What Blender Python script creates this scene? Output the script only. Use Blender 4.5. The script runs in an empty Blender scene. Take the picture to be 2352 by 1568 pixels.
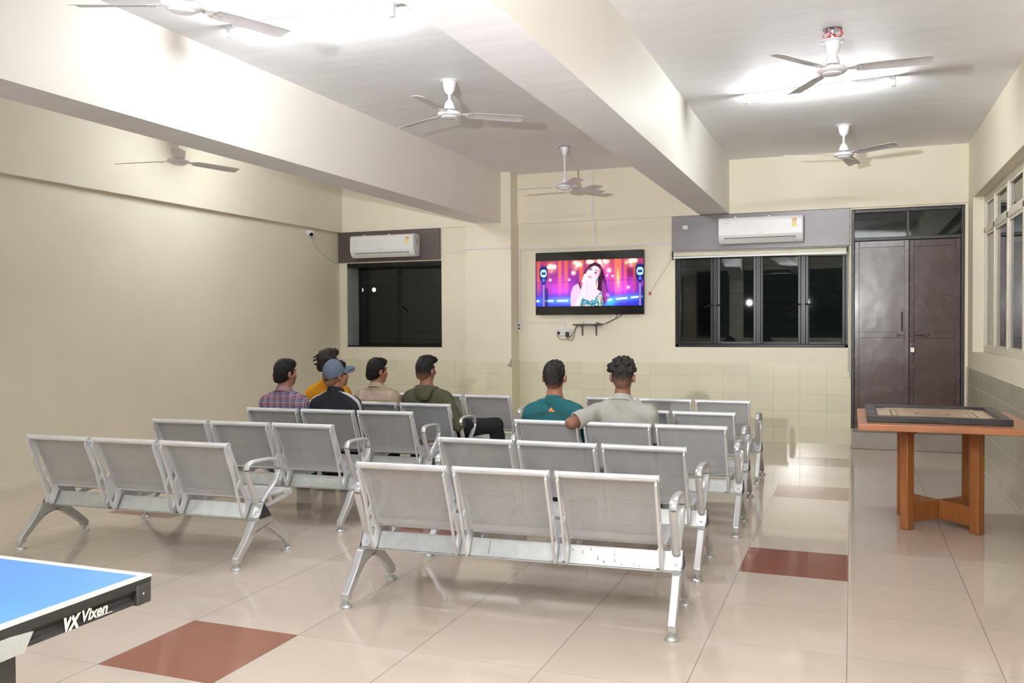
import bpy, bmesh, math, random
import numpy as np
from mathutils import Vector, Matrix, noise
from mathutils.geometry import tessellate_polygon
random.seed(7)
SC = bpy.context.scene
COL = SC.collection
R = math.radians
PI = math.pi

TUBE, FLASH, BOUNCE, EXPO = 126., 760., 2900., .97
# ------------------------------------------------------------------ materials
class NT:
    def __init__(self, name):
        self.m = bpy.data.materials.new(name); self.m.use_nodes = True
        self.t = self.m.node_tree; self.t.nodes.clear()
        self.out = self.n('ShaderNodeOutputMaterial')
    def n(self, typ, **kw):
        nd = self.t.nodes.new(typ)
        for k, v in kw.items(): setattr(nd, k, v)
        return nd
    def l(self, a, b): self.t.links.new(a, b)
    def math(self, op, a, b=None, c=None):
        nd = self.n('ShaderNodeMath', operation=op)
        for i, v in enumerate((a, b, c)):
            if v is None: continue
            if isinstance(v, (int, float)): nd.inputs[i].default_value = v
            else: self.l(v, nd.inputs[i])
        return nd.outputs[0]
    def coord(self, which='Object'):
        return self.n('ShaderNodeTexCoord').outputs[which]
    def sep(self, v):
        s = self.n('ShaderNodeSeparateXYZ'); self.l(v, s.inputs[0]); return s.outputs
    def noise(self, vec, scale, detail=3, rough=.5):
        nd = self.n('ShaderNodeTexNoise'); nd.inputs['Scale'].default_value = scale
        nd.inputs['Detail'].default_value = detail; nd.inputs['Roughness'].default_value = rough
        if vec is not None: self.l(vec, nd.inputs['Vector'])
        return nd.outputs['Fac']
    def ramp(self, fac, stops):
        nd = self.n('ShaderNodeValToRGB'); self.l(fac, nd.inputs[0])
        e = nd.color_ramp.elements
        while len(e) < len(stops): e.new(.5)
        for el, (p, c) in zip(e, stops): el.position = p; el.color = (*c, 1) if len(c) == 3 else c
        return nd.outputs['Color']
    def mix(self, fac, a, b, blend='MIX'):
        nd = self.n('ShaderNodeMix', data_type='RGBA', blend_type=blend)
        for s, v in ((nd.inputs['Factor'], fac), (nd.inputs['A'], a), (nd.inputs['B'], b)):
            pass
        fi, ai, bi = nd.inputs[0], nd.inputs[6], nd.inputs[7]
        for s, v in ((fi, fac), (ai, a), (bi, b)):
            if isinstance(v, (int, float)): s.default_value = v
            elif isinstance(v, tuple): s.default_value = (*v, 1)
            else: self.l(v, s)
        return nd.outputs[2]
    def bsdf(self, color=(.8, .8, .8), rough=.5, metal=0., spec=.5, bump=None, coat=0., coat_rough=.05, bump_dist=.002, sss=0., emis=None, emis_str=0.):
        b = self.n('ShaderNodeBsdfPrincipled')
        def put(name, v):
            s = b.inputs[name]
            if isinstance(v, (int, float)): s.default_value = v
            elif isinstance(v, tuple): s.default_value = (*v, 1)
            else: self.l(v, s)
        put('Base Color', color); put('Roughness', rough); put('Metallic', metal); put('Specular IOR Level', spec)
        put('Coat Weight', coat); put('Coat Roughness', coat_rough)
        if emis is not None: put('Emission Color', emis); put('Emission Strength', emis_str)
        if bump is not None:
            bp = self.n('ShaderNodeBump'); bp.inputs['Strength'].default_value = bump[1]; bp.inputs['Distance'].default_value = bump_dist
            self.l(bump[0], bp.inputs['Height']); self.l(bp.outputs[0], b.inputs['Normal'])
        self.l(b.outputs[0], self.out.inputs[0])
        return b

def simple(name, color, rough=.5, metal=0., spec=.5, vary=.06, vscale=6., bump=0., bscale=60., coat=0.):
    """a plain material whose colour wanders a little with a noise"""
    t = NT(name); co = t.coord()
    f = t.noise(co, vscale, 4)
    a = tuple(max(0, c * (1 - vary)) for c in color); b = tuple(min(1, c * (1 + vary)) for c in color)
    colr = t.ramp(f, [(.3, a), (.7, b)])
    bp = (t.noise(co, bscale, 3), bump) if bump else None
    t.bsdf(colr, rough, metal, spec, bp, coat)
    return t.m

def emit(name, color, strength):
    t = NT(name); e = t.n('ShaderNodeEmission'); e.inputs[0].default_value = (*color, 1); e.inputs[1].default_value = strength
    t.l(e.outputs[0], t.out.inputs[0]); return t.m

def glass(name, tint=(.8, .85, .85), ior=1.5, rough=.01):
    t = NT(name)
    fr = t.n('ShaderNodeFresnel'); fr.inputs[0].default_value = ior
    tr = t.n('ShaderNodeBsdfTransparent'); tr.inputs[0].default_value = (*tint, 1)
    gl = t.n('ShaderNodeBsdfGlossy'); gl.inputs['Roughness'].default_value = rough; gl.inputs[0].default_value = (1, 1, 1, 1)
    mx = t.n('ShaderNodeMixShader'); t.l(fr.outputs[0], mx.inputs[0]); t.l(tr.outputs[0], mx.inputs[1]); t.l(gl.outputs[0], mx.inputs[2])
    t.l(mx.outputs[0], t.out.inputs[0]); return t.m

def paint(name, color, blotch=.05, bump=.25):
    t = NT(name); co = t.coord()
    big = t.noise(co, .7, 3); fine = t.noise(co, 9, 5, .6)
    a = tuple(c * (1 - blotch) for c in color); b = tuple(min(1, c * (1 + blotch * .6)) for c in color)
    c1 = t.ramp(big, [(.35, a), (.65, b)])
    c2 = t.mix(t.ramp(fine, [(.45, (0, 0, 0)), (.8, (.06, .06, .06))]), c1, tuple(c * .82 for c in color))
    t.bsdf(c2, .55, 0, .3, (t.noise(co, 35, 4), bump), bump_dist=.002)
    return t.m

CREAM = (.83, .77, .62)
M = {}
M['wall'] = paint('cream_paint', CREAM)
M['wall_side'] = paint('cream_paint_left', (.82, .765, .62))
M['ceiling'] = None
def ceiling_mat():
    t = NT('white_ceiling_paint'); co = t.coord()
    mp = t.n('ShaderNodeMapping'); mp.inputs['Scale'].default_value = (.8, 5, 1); t.l(co, mp.inputs[0])
    st = t.noise(mp.outputs[0], 2.2, 5, .55); big = t.noise(co, .8, 3)
    c = t.mix(t.ramp(st, [(.35, (0, 0, 0)), (.7, (1, 1, 1))]), (.84, .84, .86), (.90, .90, .925))
    c = t.mix(t.ramp(big, [(.4, (0, 0, 0)), (.7, (.35, .35, .35))]), c, (.80, .795, .815))
    t.bsdf(c, .6, 0, .25, (st, .35), bump_dist=.006); return t.m
M['ceiling'] = ceiling_mat()
M['beam'] = paint('cream_beam_paint', (.86, .82, .75), .03)
M['soffit'] = M['beam']

def tile_mat(name, color, w, h, ox=0., oz=0., axis='x', rough=.18, grout=(.50, .47, .36), line=.0035, dark=.07):
    """glazed wall tiles: a grid in object space"""
    t = NT(name); co = t.coord(); x, y, z = t.sep(co)
    u = x if axis == 'x' else y
    uu = t.math('DIVIDE', t.math('ADD', u, 100 * w - ox), w); vv = t.math('DIVIDE', t.math('ADD', z, 10 * h - oz), h)
    fu = t.math('FRACT', uu); fv = t.math('FRACT', vv)
    def edge(f, s):
        d = t.math('MINIMUM', f, t.math('SUBTRACT', 1., f)); return t.math('LESS_THAN', d, line * .5 / s)
    g = t.math('MAXIMUM', edge(fu, w), edge(fv, h))
    cell = t.n('ShaderNodeCombineXYZ'); t.l(t.math('FLOOR', uu), cell.inputs[0]); t.l(t.math('FLOOR', vv), cell.inputs[1])
    wn = t.n('ShaderNodeTexWhiteNoise'); t.l(cell.outputs[0], wn.inputs['Vector'])
    a = tuple(c * (1 - dark) for c in color)
    c = t.mix(wn.outputs['Value'], a, color)
    blot = t.noise(co, 3, 3)
    c = t.mix(t.ramp(blot, [(.4, (0, 0, 0)), (.75, (.25, .25, .25))]), c, tuple(k * .86 for k in color))
    c = t.mix(g, c, grout)
    r = t.math('ADD', t.math('MULTIPLY', g, .5), rough)
    # each tile sits at a very slightly different angle: wavy glaze
    wav = t.noise(co, 4, 2)
    h1 = t.math('SUBTRACT', t.math('MULTIPLY', wav, .6), g)
    t.bsdf(c, r, 0, .5, (h1, .25), bump_dist=.002); return t.m
M['dado'] = tile_mat('cream_wall_tile', (.79, .755, .57), .306, .2045, -1.20 - .306 * 8, -.02)
M['dado_right'] = tile_mat('shaded_wall_tile', (.57, .555, .42), .315, .2045, 10.82 - .315 * 40, -.06, 'y', grout=(.62, .60, .46))  # same tile as the back dado, the right wall's shade put into its colour

def floor_mats():
    out = []
    for name, c0, c1 in (('beige_floor_tile', (.60, .51, .425), (.655, .56, .47)), ('red_floor_tile', (.265, .105, .070), (.29, .117, .080))):
        t = NT(name); co = t.coord(); x, y, z = t.sep(co)
        s = .6
        uu = t.math('DIVIDE', t.math('ADD', x, 60.617), s); vv = t.math('DIVIDE', t.math('ADD', y, 60 - 5.872 + .0), s)
        fu = t.math('FRACT', uu); fv = t.math('FRACT', vv)
        def edge(f, wd):
            d = t.math('MINIMUM', f, t.math('SUBTRACT', 1., f)); return t.math('LESS_THAN', d, wd * .5 / s)
        gl = t.math('MAXIMUM', edge(fu, .0042), t.math('MULTIPLY', edge(fv, .0034), .6))
        cell = t.n('ShaderNodeCombineXYZ'); t.l(t.math('FLOOR', uu), cell.inputs[0]); t.l(t.math('FLOOR', vv), cell.inputs[1])
        wn = t.n('ShaderNodeTexWhiteNoise'); t.l(cell.outputs[0], wn.inputs['Vector'])
        c = t.mix(wn.outputs['Value'], c0, c1)
        mott = t.noise(co, 14, 6, .65)
        c = t.mix(t.ramp(mott, [(.4, (0, 0, 0)), (.7, (.22, .22, .22))]), c, tuple(k * .86 for k in c0))
        scuff = t.noise(co, 1.3, 5, .7)
        c = t.mix(t.ramp(scuff, [(.62, (0, 0, 0)), (.72, (.12, .12, .12))]), c, (.62, .58, .52))
        c = t.mix(t.math('MULTIPLY', gl, .75), c, tuple(k * .33 for k in c0))
        r = t.math('ADD', t.math('MULTIPLY', t.noise(co, 2.5, 4), .06), .035)
        t.bsdf(c, r, 0, .62, (t.noise(co, 1.7, 2), .06), bump_dist=.004); out.append(t.m)
    return out
M['floor'], M['floor_red'] = floor_mats()

M['steel'] = simple('silver_painted_steel', (.66, .67, .69), .32, .45, .5, .04, 5, .04, 30)
M['steel_rail'] = simple('worn_bright_steel', (.80, .81, .83), .30, .28, .5, .06, 12, .03, 40)
M['steel_leg'] = simple('cast_aluminium', (.64, .65, .66), .27, .6, .5, .05, 9, .06, 25)
M['galv'] = simple('galvanised_steel', (.52, .535, .515), .36, .5, .5, .09, 16, .05, 20)
M['black'] = simple('black_plastic', (.025, .024, .023), .45)
M['rubber'] = simple('black_rubber', (.02, .02, .02), .7)

def perforated():
    t = NT('perforated_steel'); co = t.coord(); x, y, z = t.sep(co)
    p = .0105; q = p * 1.732 * .90
    cv = t.n('ShaderNodeCombineXYZ'); t.l(t.math('ADD', x, p * 100), cv.inputs[0]); 
    # distance along the sheet: back panels run in z, seats in y
    t.l(t.math('ADD', t.math('SUBTRACT', z, t.math('MULTIPLY', y, 1.0)), q * 100), cv.inputs[1])
    def lat(ox, oy):
        a = t.n('ShaderNodeVectorMath', operation='ADD'); t.l(cv.outputs[0], a.inputs[0]); a.inputs[1].default_value = (ox, oy, 0)
        m = t.n('ShaderNodeVectorMath', operation='MODULO'); t.l(a.outputs[0], m.inputs[0]); m.inputs[1].default_value = (p, q * 1.25, 1)
        s = t.n('ShaderNodeVectorMath', operation='SUBTRACT'); t.l(m.outputs[0], s.inputs[0]); s.inputs[1].default_value = (p / 2, q * 1.25 / 2, 0)
        sc = t.n('ShaderNodeVectorMath', operation='MULTIPLY'); t.l(s.outputs[0], sc.inputs[0]); sc.inputs[1].default_value = (1, .8, 0)
        ln = t.n('ShaderNodeVectorMath', operation='LENGTH'); t.l(sc.outputs[0], ln.inputs[0]); return ln.outputs['Value']
    d = t.math('MINIMUM', lat(0, 0), lat(p / 2, q * 1.25 / 2))
    hole = t.math('LESS_THAN', d, .0031)
    inx = t.math('LESS_THAN', t.math('ABSOLUTE', x), .205)
    zb = t.math('MULTIPLY', t.math('GREATER_THAN', z, .432), t.math('LESS_THAN', z, .715))
    ys = t.math('MULTIPLY', t.math('GREATER_THAN', y, .29), t.math('LESS_THAN', y, .63))
    isback = t.math('GREATER_THAN', z, .395)
    reg = t.math('ADD', t.math('MULTIPLY', isback, zb), t.math('MULTIPLY', t.math('SUBTRACT', 1., isback), ys))
    hole = t.math('MULTIPLY', t.math('MULTIPLY', hole, inx), reg)
    f = t.noise(co, 7, 4)
    c = t.ramp(f, [(.3, (.53, .535, .55)), (.7, (.59, .595, .61))])
    b = t.bsdf(c, .38, .22, .5)
    tr = t.n('ShaderNodeBsdfTransparent'); mx = t.n('ShaderNodeMixShader')
    t.l(hole, mx.inputs[0]); t.l(b.outputs[0], mx.inputs[1]); t.l(tr.outputs[0], mx.inputs[2]); t.l(mx.outputs[0], t.out.inputs[0])
    return t.m
M['perf'] = perforated()

def wood(name, c0, c1, axis_scale=(1, 14, 14), rough=.35, coat=.3):
    t = NT(name); co = t.coord(); mp = t.n('ShaderNodeMapping'); mp.inputs['Scale'].default_value = axis_scale; t.l(co, mp.inputs[0])
    f = t.noise(mp.outputs[0], 3.2, 6, .6); g = t.noise(co, 2.2, 3)
    c = t.ramp(f, [(.25, c0), (.75, c1)]); c = t.mix(t.ramp(g, [(.45, (0, 0, 0)), (.7, (.5, .5, .5))]), c, tuple(k * .7 for k in c0))
    t.bsdf(c, rough, 0, .5, (f, .08), coat, .15); return t.m
M['wood_top'] = wood('varnished_wood_top', (.42, .155, .07), (.55, .225, .105))
M['wood_leg'] = wood('varnished_wood_leg', (.26, .085, .022), (.40, .15, .045), (14, 14, 1))
M['board_frame'] = simple('black_stained_wood', (.030, .030, .031), .33, 0, .5, .3, 8)
M['ply'] = wood('pale_plywood', (.66, .47, .29), (.74, .55, .36), (9, 1, 9), .3)
M['ink'] = simple('black_ink_line', (.05, .035, .03), .5)
M['ink_red'] = simple('red_ink_line', (.35, .06, .04), .5)

M['brown_panel'] = simple('brown_painted_board', (.105, .082, .078), .30, 0, .5, .1, 3, .06, 6)
M['grey_panel'] = simple('greyish_purple_painted_board', (.19, .165, .175), .28, 0, .5, .08, 3, .05, 6)
def door_mat():
    t = NT('brown_door_enamel'); co = t.coord()
    f = t.noise(co, 2.5, 4); w = t.noise(co, 3.2, 2)
    c = t.ramp(f, [(.3, (.055, .032, .028)), (.7, (.078, .046, .040))])
    t.bsdf(c, t.math('ADD', t.math('MULTIPLY', t.noise(co, 5, 3), .12), .21), 0, .4, (w, .22), .15, .10, bump_dist=.02); return t.m
M['door'] = door_mat()
M['door_frame'] = simple('dark_chipped_enamel', (.018, .018, .019), .4, 0, .5, .5, 14, .2, 30)
M['steel_frame'] = simple('black_window_steel', (.010, .0105, .011), .30, 0, .25, .4, 10, .1, 30)
M['glass'] = glass('window_glass', (.55, .60, .60))
M['glass_dark'] = glass('dusty_window_glass', (.35, .38, .36), 1.5, .03)
M['glass_right'] = glass('corridor_window_glass', (.55, .58, .58), 1.62, .012)
M['reveal'] = simple('grey_blue_paint', (.40, .44, .435), .5, 0, .4, .12, 5)
M['bar'] = simple('dark_grille_bar', (.006, .006, .006), .6)
M['cream_frame'] = simple('cream_window_enamel', (.72, .68, .56), .4, 0, .5, .05, 8, .05, 20)
M['stone'] = simple('grey_stone', (.34, .30, .26), .45, 0, .5, .12, 5, .1, 30)
M['white'] = simple('white_plastic', (.80, .80, .81), .28, 0, .5, .02)
M['white_warm'] = simple('ivory_plastic', (.74, .73, .70), .35, 0, .5, .03)
M['fan'] = simple('white_fan_enamel', (.80, .79, .82), .22, 0, .5, .03, 8, 0, 60, .4)
M['blade'] = simple('dusty_white_blade', (.68, .665, .68), .35, .1, .5, .10, 10)
M['grey_slot'] = simple('grey_slot_plastic', (.10, .10, .105), .5)
M['conduit'] = simple('white_conduit', (.74, .71, .68), .4, 0, .5, .03)
M['chrome'] = simple('nickel_steel', (.62, .61, .58), .25, .9)
M['blind'] = simple('cream_blind_cloth', (.70, .68, .56), .6)
M['tt_blue'] = simple('blue_table_top', (.095, .30, .93), .28, 0, .5, .02)
M['tt_white'] = simple('white_line_paint', (.85, .86, .86), .4, 0, .5, .02)
M['apron'] = simple('black_steel_apron', (.013, .0125, .012), .42, 0, .5, .1, 4)
M['tt_grey'] = simple('ribbed_grey_bracket', (.50, .52, .51), .5, .2)
M['sticker_yel'] = simple('yellow_sticker', (.80, .72, .30), .5)
M['sticker_red'] = simple('red_sticker', (.62, .12, .05), .5)
M['sticker_or'] = simple('orange_sticker', (.80, .36, .06), .5)
M['sticker_blue'] = simple('blue_sticker', (.10, .33, .46), .5)
M['tag_red'] = simple('red_plastic_tag', (.60, .05, .04), .4)
M['print_white'] = simple('white_print', (.85, .84, .82), .5)
M['tube'] = emit('fluorescent_tube', (.93, .97, 1.), TUBE)
M['cable'] = simple('black_cable', (.02, .02, .02), .5)
M['cord'] = simple('pale_cord', (.60, .56, .50), .6)
M['copper_wire'] = simple('white_wire', (.75, .74, .74), .5)

# ------------------------------------------------------------------ meshes
class MB:
    def __init__(self): self.v = []; self.f = []; self.mi = []; self.cur = 0
    def add(self, vs, fs):
        o = len(self.v); self.v += [tuple(p) for p in vs]; self.f += [tuple(i + o for i in f) for f in fs]; self.mi += [self.cur] * len(fs); return self
    def box(self, a, b):
        x0, y0, z0 = (min(a[i], b[i]) for i in range(3)); x1, y1, z1 = (max(a[i], b[i]) for i in range(3))
        return self.add([(x0, y0, z0), (x1, y0, z0), (x1, y1, z0), (x0, y1, z0), (x0, y0, z1), (x1, y0, z1), (x1, y1, z1), (x0, y1, z1)],
                        [(0, 3, 2, 1), (4, 5, 6, 7), (0, 1, 5, 4), (1, 2, 6, 5), (2, 3, 7, 6), (3, 0, 4, 7)])
    def tube(self, pts, r, n=10, closed=False, cap=True, ry=None, up=(0, 0, 1)):
        """sweep of a circle (or ellipse r, ry) along pts; r may be a list"""
        P = [Vector(p) for p in pts]; k = len(P); rs = r if isinstance(r, (list, tuple)) else [r] * k
        rys = ry if isinstance(ry, (list, tuple)) else [ry] * k
        vs = []; u = Vector(up)
        for i in range(k):
            a = P[(i - 1) % k] if (closed or i) else P[i]; b = P[(i + 1) % k] if (closed or i < k - 1) else P[i]
            t = (b - a).normalized()
            s = u.cross(t)
            if s.length < 1e-4: s = Vector((1, 0, 0)).cross(t) if abs(t.x) < .9 else Vector((0, 1, 0)).cross(t)
            s.normalize(); w = t.cross(s)
            rr = rs[i]; r2 = rys[i] if rys[i] is not None else rr
            for j in range(n):
                an = 2 * PI * j / n; vs.append(P[i] + s * (rr * math.cos(an)) + w * (r2 * math.sin(an)))
        fs = []
        for i in range(k if closed else k - 1):
            for j in range(n):
                i2 = (i + 1) % k; fs.append((i * n + j, i * n + (j + 1) % n, i2 * n + (j + 1) % n, i2 * n + j))
        if cap and not closed: fs += [tuple(range(n - 1, -1, -1)), tuple((k - 1) * n + j for j in range(n))]
        return self.add(vs, fs)
    def lathe(self, prof, c=(0, 0, 0), n=20, ax=(0, 0, 1)):
        """prof: (radius, height) along ax from c"""
        q = Vector((0, 0, 1)).rotation_difference(Vector(ax)); c = Vector(c); vs = []; fs = []
        for r, z in prof:
            for j in range(n):
                a = 2 * PI * j / n; vs.append(c + q @ Vector((r * math.cos(a), r * math.sin(a), z)))
        for i in range(len(prof) - 1):
            for j in range(n): fs.append((i * n + j, i * n + (j + 1) % n, (i + 1) * n + (j + 1) % n, (i + 1) * n + j))
        if prof[0][0] > 1e-6: fs.append(tuple(range(n - 1, -1, -1)))
        if prof[-1][0] > 1e-6: fs.append(tuple((len(prof) - 1) * n + j for j in range(n)))
        return self.add(vs, fs)
    def prism(self, loops, f, d):
        """2-D outline (first loop) with holes; f maps (u,v,w) to a point; thickness d = (w0,w1)"""
        if not isinstance(loops[0][0], (tuple, list)): loops = [loops]
        flat = [p for l in loops for p in l]; n = len(flat)
        tris = tessellate_polygon([[Vector((p[0], p[1], 0)) for p in l] for l in loops])
        vs = [f(p[0], p[1], d[0]) for p in flat] + [f(p[0], p[1], d[1]) for p in flat]
        fs = []
        def area(t):
            a, b, c = (flat[i] for i in t); return (b[0] - a[0]) * (c[1] - a[1]) - (c[0] - a[0]) * (b[1] - a[1])
        for t in tris:
            if abs(area(t)) < 1e-12: continue
            fs.append(tuple(t)); fs.append(tuple(i + n for i in reversed(t)))
        o = 0
        for l in loops:
            k = len(l)
            for i in range(k): a, b = o + i, o + (i + 1) % k; fs.append((a, b, b + n, a + n))
            o += k
        return self.add(vs, fs)
    def sheet(self, prof, x0, x1, th=.003, nx=1):
        """a bent sheet: prof in (y,z), extruded over x"""
        n = len(prof); up = []
        for i in range(n):
            a = prof[max(0, i - 1)]; b = prof[min(n - 1, i + 1)]; t = Vector((b[0] - a[0], b[1] - a[1])).normalized(); up.append((-t.y * th, t.x * th))
        vs = []
        for x in (x0, x1):
            for (y, z), (dy, dz) in zip(prof, up): vs += [(x, y, z), (x, y + dy, z + dz)]
        m = 2 * n; fs = []
        for i in range(n - 1):
            a, b, c, d = 2 * i, 2 * i + 2, 2 * i + 3, 2 * i + 1
            fs += [(a, b, b + m, a + m), (d, d + m, c + m, c), (a, d, c, b), (a + m, b + m, c + m, d + m)]
        fs += [(0, m, m + 1, 1), (2 * n - 2, 2 * n - 1, m + 2 * n - 1, m + 2 * n - 2)]
        return self.add(vs, fs)
    def xf(self, mat, start=0):
        for i in range(start, len(self.v)): self.v[i] = tuple(mat @ Vector(self.v[i]))
        return self
    def build(self, name, mats, parent=None, loc=None, bevel=0., smooth=35, seg=2, fixn=True):
        me = bpy.data.meshes.new(name)
        me.from_pydata(self.v, [], self.f)
        ms = mats if isinstance(mats, (list, tuple)) else [mats]
        for m in ms: me.materials.append(M[m] if isinstance(m, str) else m)
        if len(ms) > 1: me.polygons.foreach_set('material_index', self.mi)
        if fixn:
            bm = bmesh.new(); bm.from_mesh(me); bmesh.ops.recalc_face_normals(bm, faces=bm.faces); bm.to_mesh(me); bm.free()
        if smooth:
            me.polygons.foreach_set('use_smooth', [True] * len(me.polygons)); me.set_sharp_from_angle(angle=R(smooth))
        me.update()
        o = bpy.data.objects.new(name, me); COL.objects.link(o)
        if parent: o.parent = parent
        if loc: o.location = loc
        if bevel:
            b = o.modifiers.new('bevel', 'BEVEL'); b.width = bevel; b.segments = seg; b.limit_method = 'ANGLE'; b.angle_limit = R(40)
        return o

def tag(o, label, cat, group=None):
    o['label'] = label; o['category'] = cat
    if group: o['group'] = group
    return o
def struct(o): o['kind'] = 'structure'; return o
def thing(name, label, cat, loc=(0, 0, 0), rz=0., group=None):
    o = bpy.data.objects.new(name, None); COL.objects.link(o); o.location = loc; o.rotation_euler = (0, 0, rz)
    o.empty_display_size = .1
    return tag(o, label, cat, group)
def sthing(name, loc=(0, 0, 0)):
    o = bpy.data.objects.new(name, None); COL.objects.link(o); o.location = loc; return struct(o)
def dup(root, loc, rz, label, parts=True):
    def cp(o, par):
        c = o.copy(); COL.objects.link(c)
        if par: c.parent = par
        for ch in o.children: cp(ch, c)
        return c
    r = cp(root, None); r.location = loc; r.rotation_euler = (0, 0, rz); r['label'] = label
    return r
def bez(p, n=8):
    """smooth path through points (Catmull-Rom)"""
    P = [Vector(q) for q in p]; out = []
    for i in range(len(P) - 1):
        a, b, c, d = P[max(0, i - 1)], P[i], P[i + 1], P[min(len(P) - 1, i + 2)]
        for k in range(n):
            t = k / n; out.append(.5 * ((2 * b) + (c - a) * t + (2 * a - 5 * b + 4 * c - d) * t * t + (3 * b - a - 3 * c + d) * t ** 3))
    out.append(P[-1]); return out
def text_mesh(body, size, shear=0., offset=0., extrude=.0):
    cu = bpy.data.curves.new('lettering', 'FONT'); cu.body = body; cu.size = size; cu.shear = shear; cu.offset = offset; cu.extrude = extrude
    o = bpy.data.objects.new('lettering', cu); COL.objects.link(o)
    me = bpy.data.meshes.new_from_object(o.evaluated_get(bpy.context.evaluated_depsgraph_get()))
    bpy.data.objects.remove(o); bpy.data.curves.remove(cu)
    vs = [v.co.copy() for v in me.vertices]; fs = [tuple(p.vertices) for p in me.polygons]; bpy.data.meshes.remove(me)
    return vs, fs
# ------------------------------------------------------------------ room shell
YB, YL, YF = 11.23, 11.26, -4.0          # upper back wall, lower back wall, wall behind the camera
ZC, ZH = 3.48, 2.815                      # ceiling, underside of the beams
XLU, XLL, XR = -6.985, -7.05, 1.232
# floor: one face per tile
def build_floor():
    s = .6; vs = []; fs = []; mi = []
    xs = [-7.05] + [-0.617 + s * k for k in range(-10, 4) if -7.05 < -0.617 + s * k < 1.232] + [1.232]
    ys = [YF] + [5.872 + s * k for k in range(-17, 10) if YF < 5.872 + s * k < 11.66] + [11.66]
    red_x = (-0.617, -3.017, -5.417); red_y = (.472, 2.872, 5.272, 7.672, 9.472)
    for y in ys:
        for x in xs: vs.append((x, y, 0))
    nx = len(xs)
    for j in range(len(ys) - 1):
        for i in range(nx - 1):
            a = j * nx + i; fs.append((a, a + 1, a + nx + 1, a + nx))
            mi.append(int(any(abs(xs[i] - r) < .01 for r in red_x) and any(abs(ys[j] - r) < .01 for r in red_y)))
    mb = MB(); mb.v = vs; mb.f = fs; mb.mi = mi
    return struct(mb.build('floor', ['floor', 'floor_red'], smooth=0, fixn=False))
build_floor()
struct(MB().box((-7.4, YF - .3, ZC), (1.8, 11.9, ZC + .2)).build('ceiling', 'ceiling', smooth=0))

W1 = (-6.93, -5.392, 1.140, 2.36)         # left back window opening x0,x1,z0,z1
W2 = (-2.105, -.042, 1.157, 2.36)
DX0, DX1, DZ1 = -.008, 1.203, 2.797
b = MB()
Y2 = 11.70
for x0, x1, z0, z1 in ((-7.35, W1[0], 0, ZH), (W1[0], W1[1], 0, W1[2]), (W1[0], W1[1], W1[3], ZH), (W1[1], W2[0], 0, ZH), (W2[0], W2[1], 0, W2[2]), (W2[0], W2[1], W2[3], ZH),
                       (W2[1], DX0, 0, ZH), (DX0, DX1, 0, .19), (DX0, DX1, DZ1, ZH), (DX1, 1.6, 0, ZH)):
    b.box((x0, YL, z0), (x1, Y2, z1))
b.box((-7.35, YB, ZH), (1.6, Y2, ZC))
struct(b.build('wall_back', 'wall', smooth=0))
b = MB(); b.box((-7.35, YF, 0), (XLL, YL, ZH - .005)); b.box((-7.35, YF, ZH - .005), (XLU, YL, ZC))
struct(b.build('wall_left', 'wall_side', smooth=0))
RW0, RW1, RZ0, RZ1 = 3.4, 10.83, 1.13, 2.815
b = MB()
b.box((XR, YF, 0), (1.6, Y2, RZ0)); b.box((XR, YF, RZ1), (1.6, Y2, ZC)); b.box((XR, RW1, RZ0), (1.6, Y2, RZ1)); b.box((XR, YF, RZ0), (1.6, RW0, RZ1))
struct(b.build('wall_right', 'wall', smooth=0))
b = MB()
b.box((-7.35, YF - .25, 0), (1.6, YF, 1.05)); b.box((-7.35, YF - .25, 3.02), (1.6, YF, ZC))
for x0, x1 in ((-7.35, -6.6), (-4.75, -4.35), (-1.8, -1.4), (.95, 1.6)): b.box((x0, YF - .25, 1.05), (x1, YF, 3.02))
struct(b.build('wall_front', 'wall', smooth=0))
for i, (x0, x1) in enumerate(((-6.6, -4.75), (-4.35, -1.8), (-1.4, .95))):
    w = sthing('window_%d' % (4 + i), ((x0 + x1) / 2, YF - .15, 1.05))
    f = MB(); hw = (x1 - x0) / 2; H = 1.97
    for a in np.linspace(-hw, hw, 4): f.box((max(-hw, a - .03), -.03, 0), (min(hw, a + .03), .03, H))
    f.box((-hw, -.03, 0), (hw, .03, .05)); f.box((-hw, -.03, H - .05), (hw, .03, H))
    f.build('window_frame', 'steel_frame', w, smooth=0)
    MB().box((-hw, -.004, 0), (hw, .004, H)).build('pane', 'glass', w, smooth=0)
# beams, column, tile dadoes
for nm, x0, x1, y1 in (('trim_1', -1.782, -1.422, YB), ('trim_2', -4.735, -4.372, 10.99)):
    b = MB().box((x0, YF, ZH), (x1, y1, ZC)); b.mi[0] = 1      # cream sides, white underside like the ceiling
    struct(b.build(nm, ['beam', 'ceiling'], smooth=0))
struct(MB().box((-4.89, 10.97, 0), (-4.232, YL + .05, ZC)).build('trim_3', 'wall', smooth=0))
b = MB()
b.box((XLL, YL - .012, 0), (-4.89, YL + .01, .957)); b.box((-4.232, YL - .012, 0), (DX0 - .003, YL + .01, .957))
b.box((-4.902, 10.958, 0), (-4.22, 10.975, .95)); b.box((-4.232, 10.975, 0), (-4.22, YL - .012, .95)); b.box((-4.902, 10.975, 0), (-4.89, YL - .012, .95))
struct(b.build('trim_4', 'dado', smooth=0))
struct(MB().box((XR - .012, YF, 0), (XR + .01, YL - .002, .945)).build('trim_5', 'dado_right', smooth=0))
struct(MB().box((.0, 10.92, 0), (XR - .012, YL, .19)).build('trim_6', 'stone', bevel=.008))
struct(MB().box((XLL, YF, 0), (XLL + .012, YL - .012, .045)).build('baseboard_left', 'wall_side', smooth=0))

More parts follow.
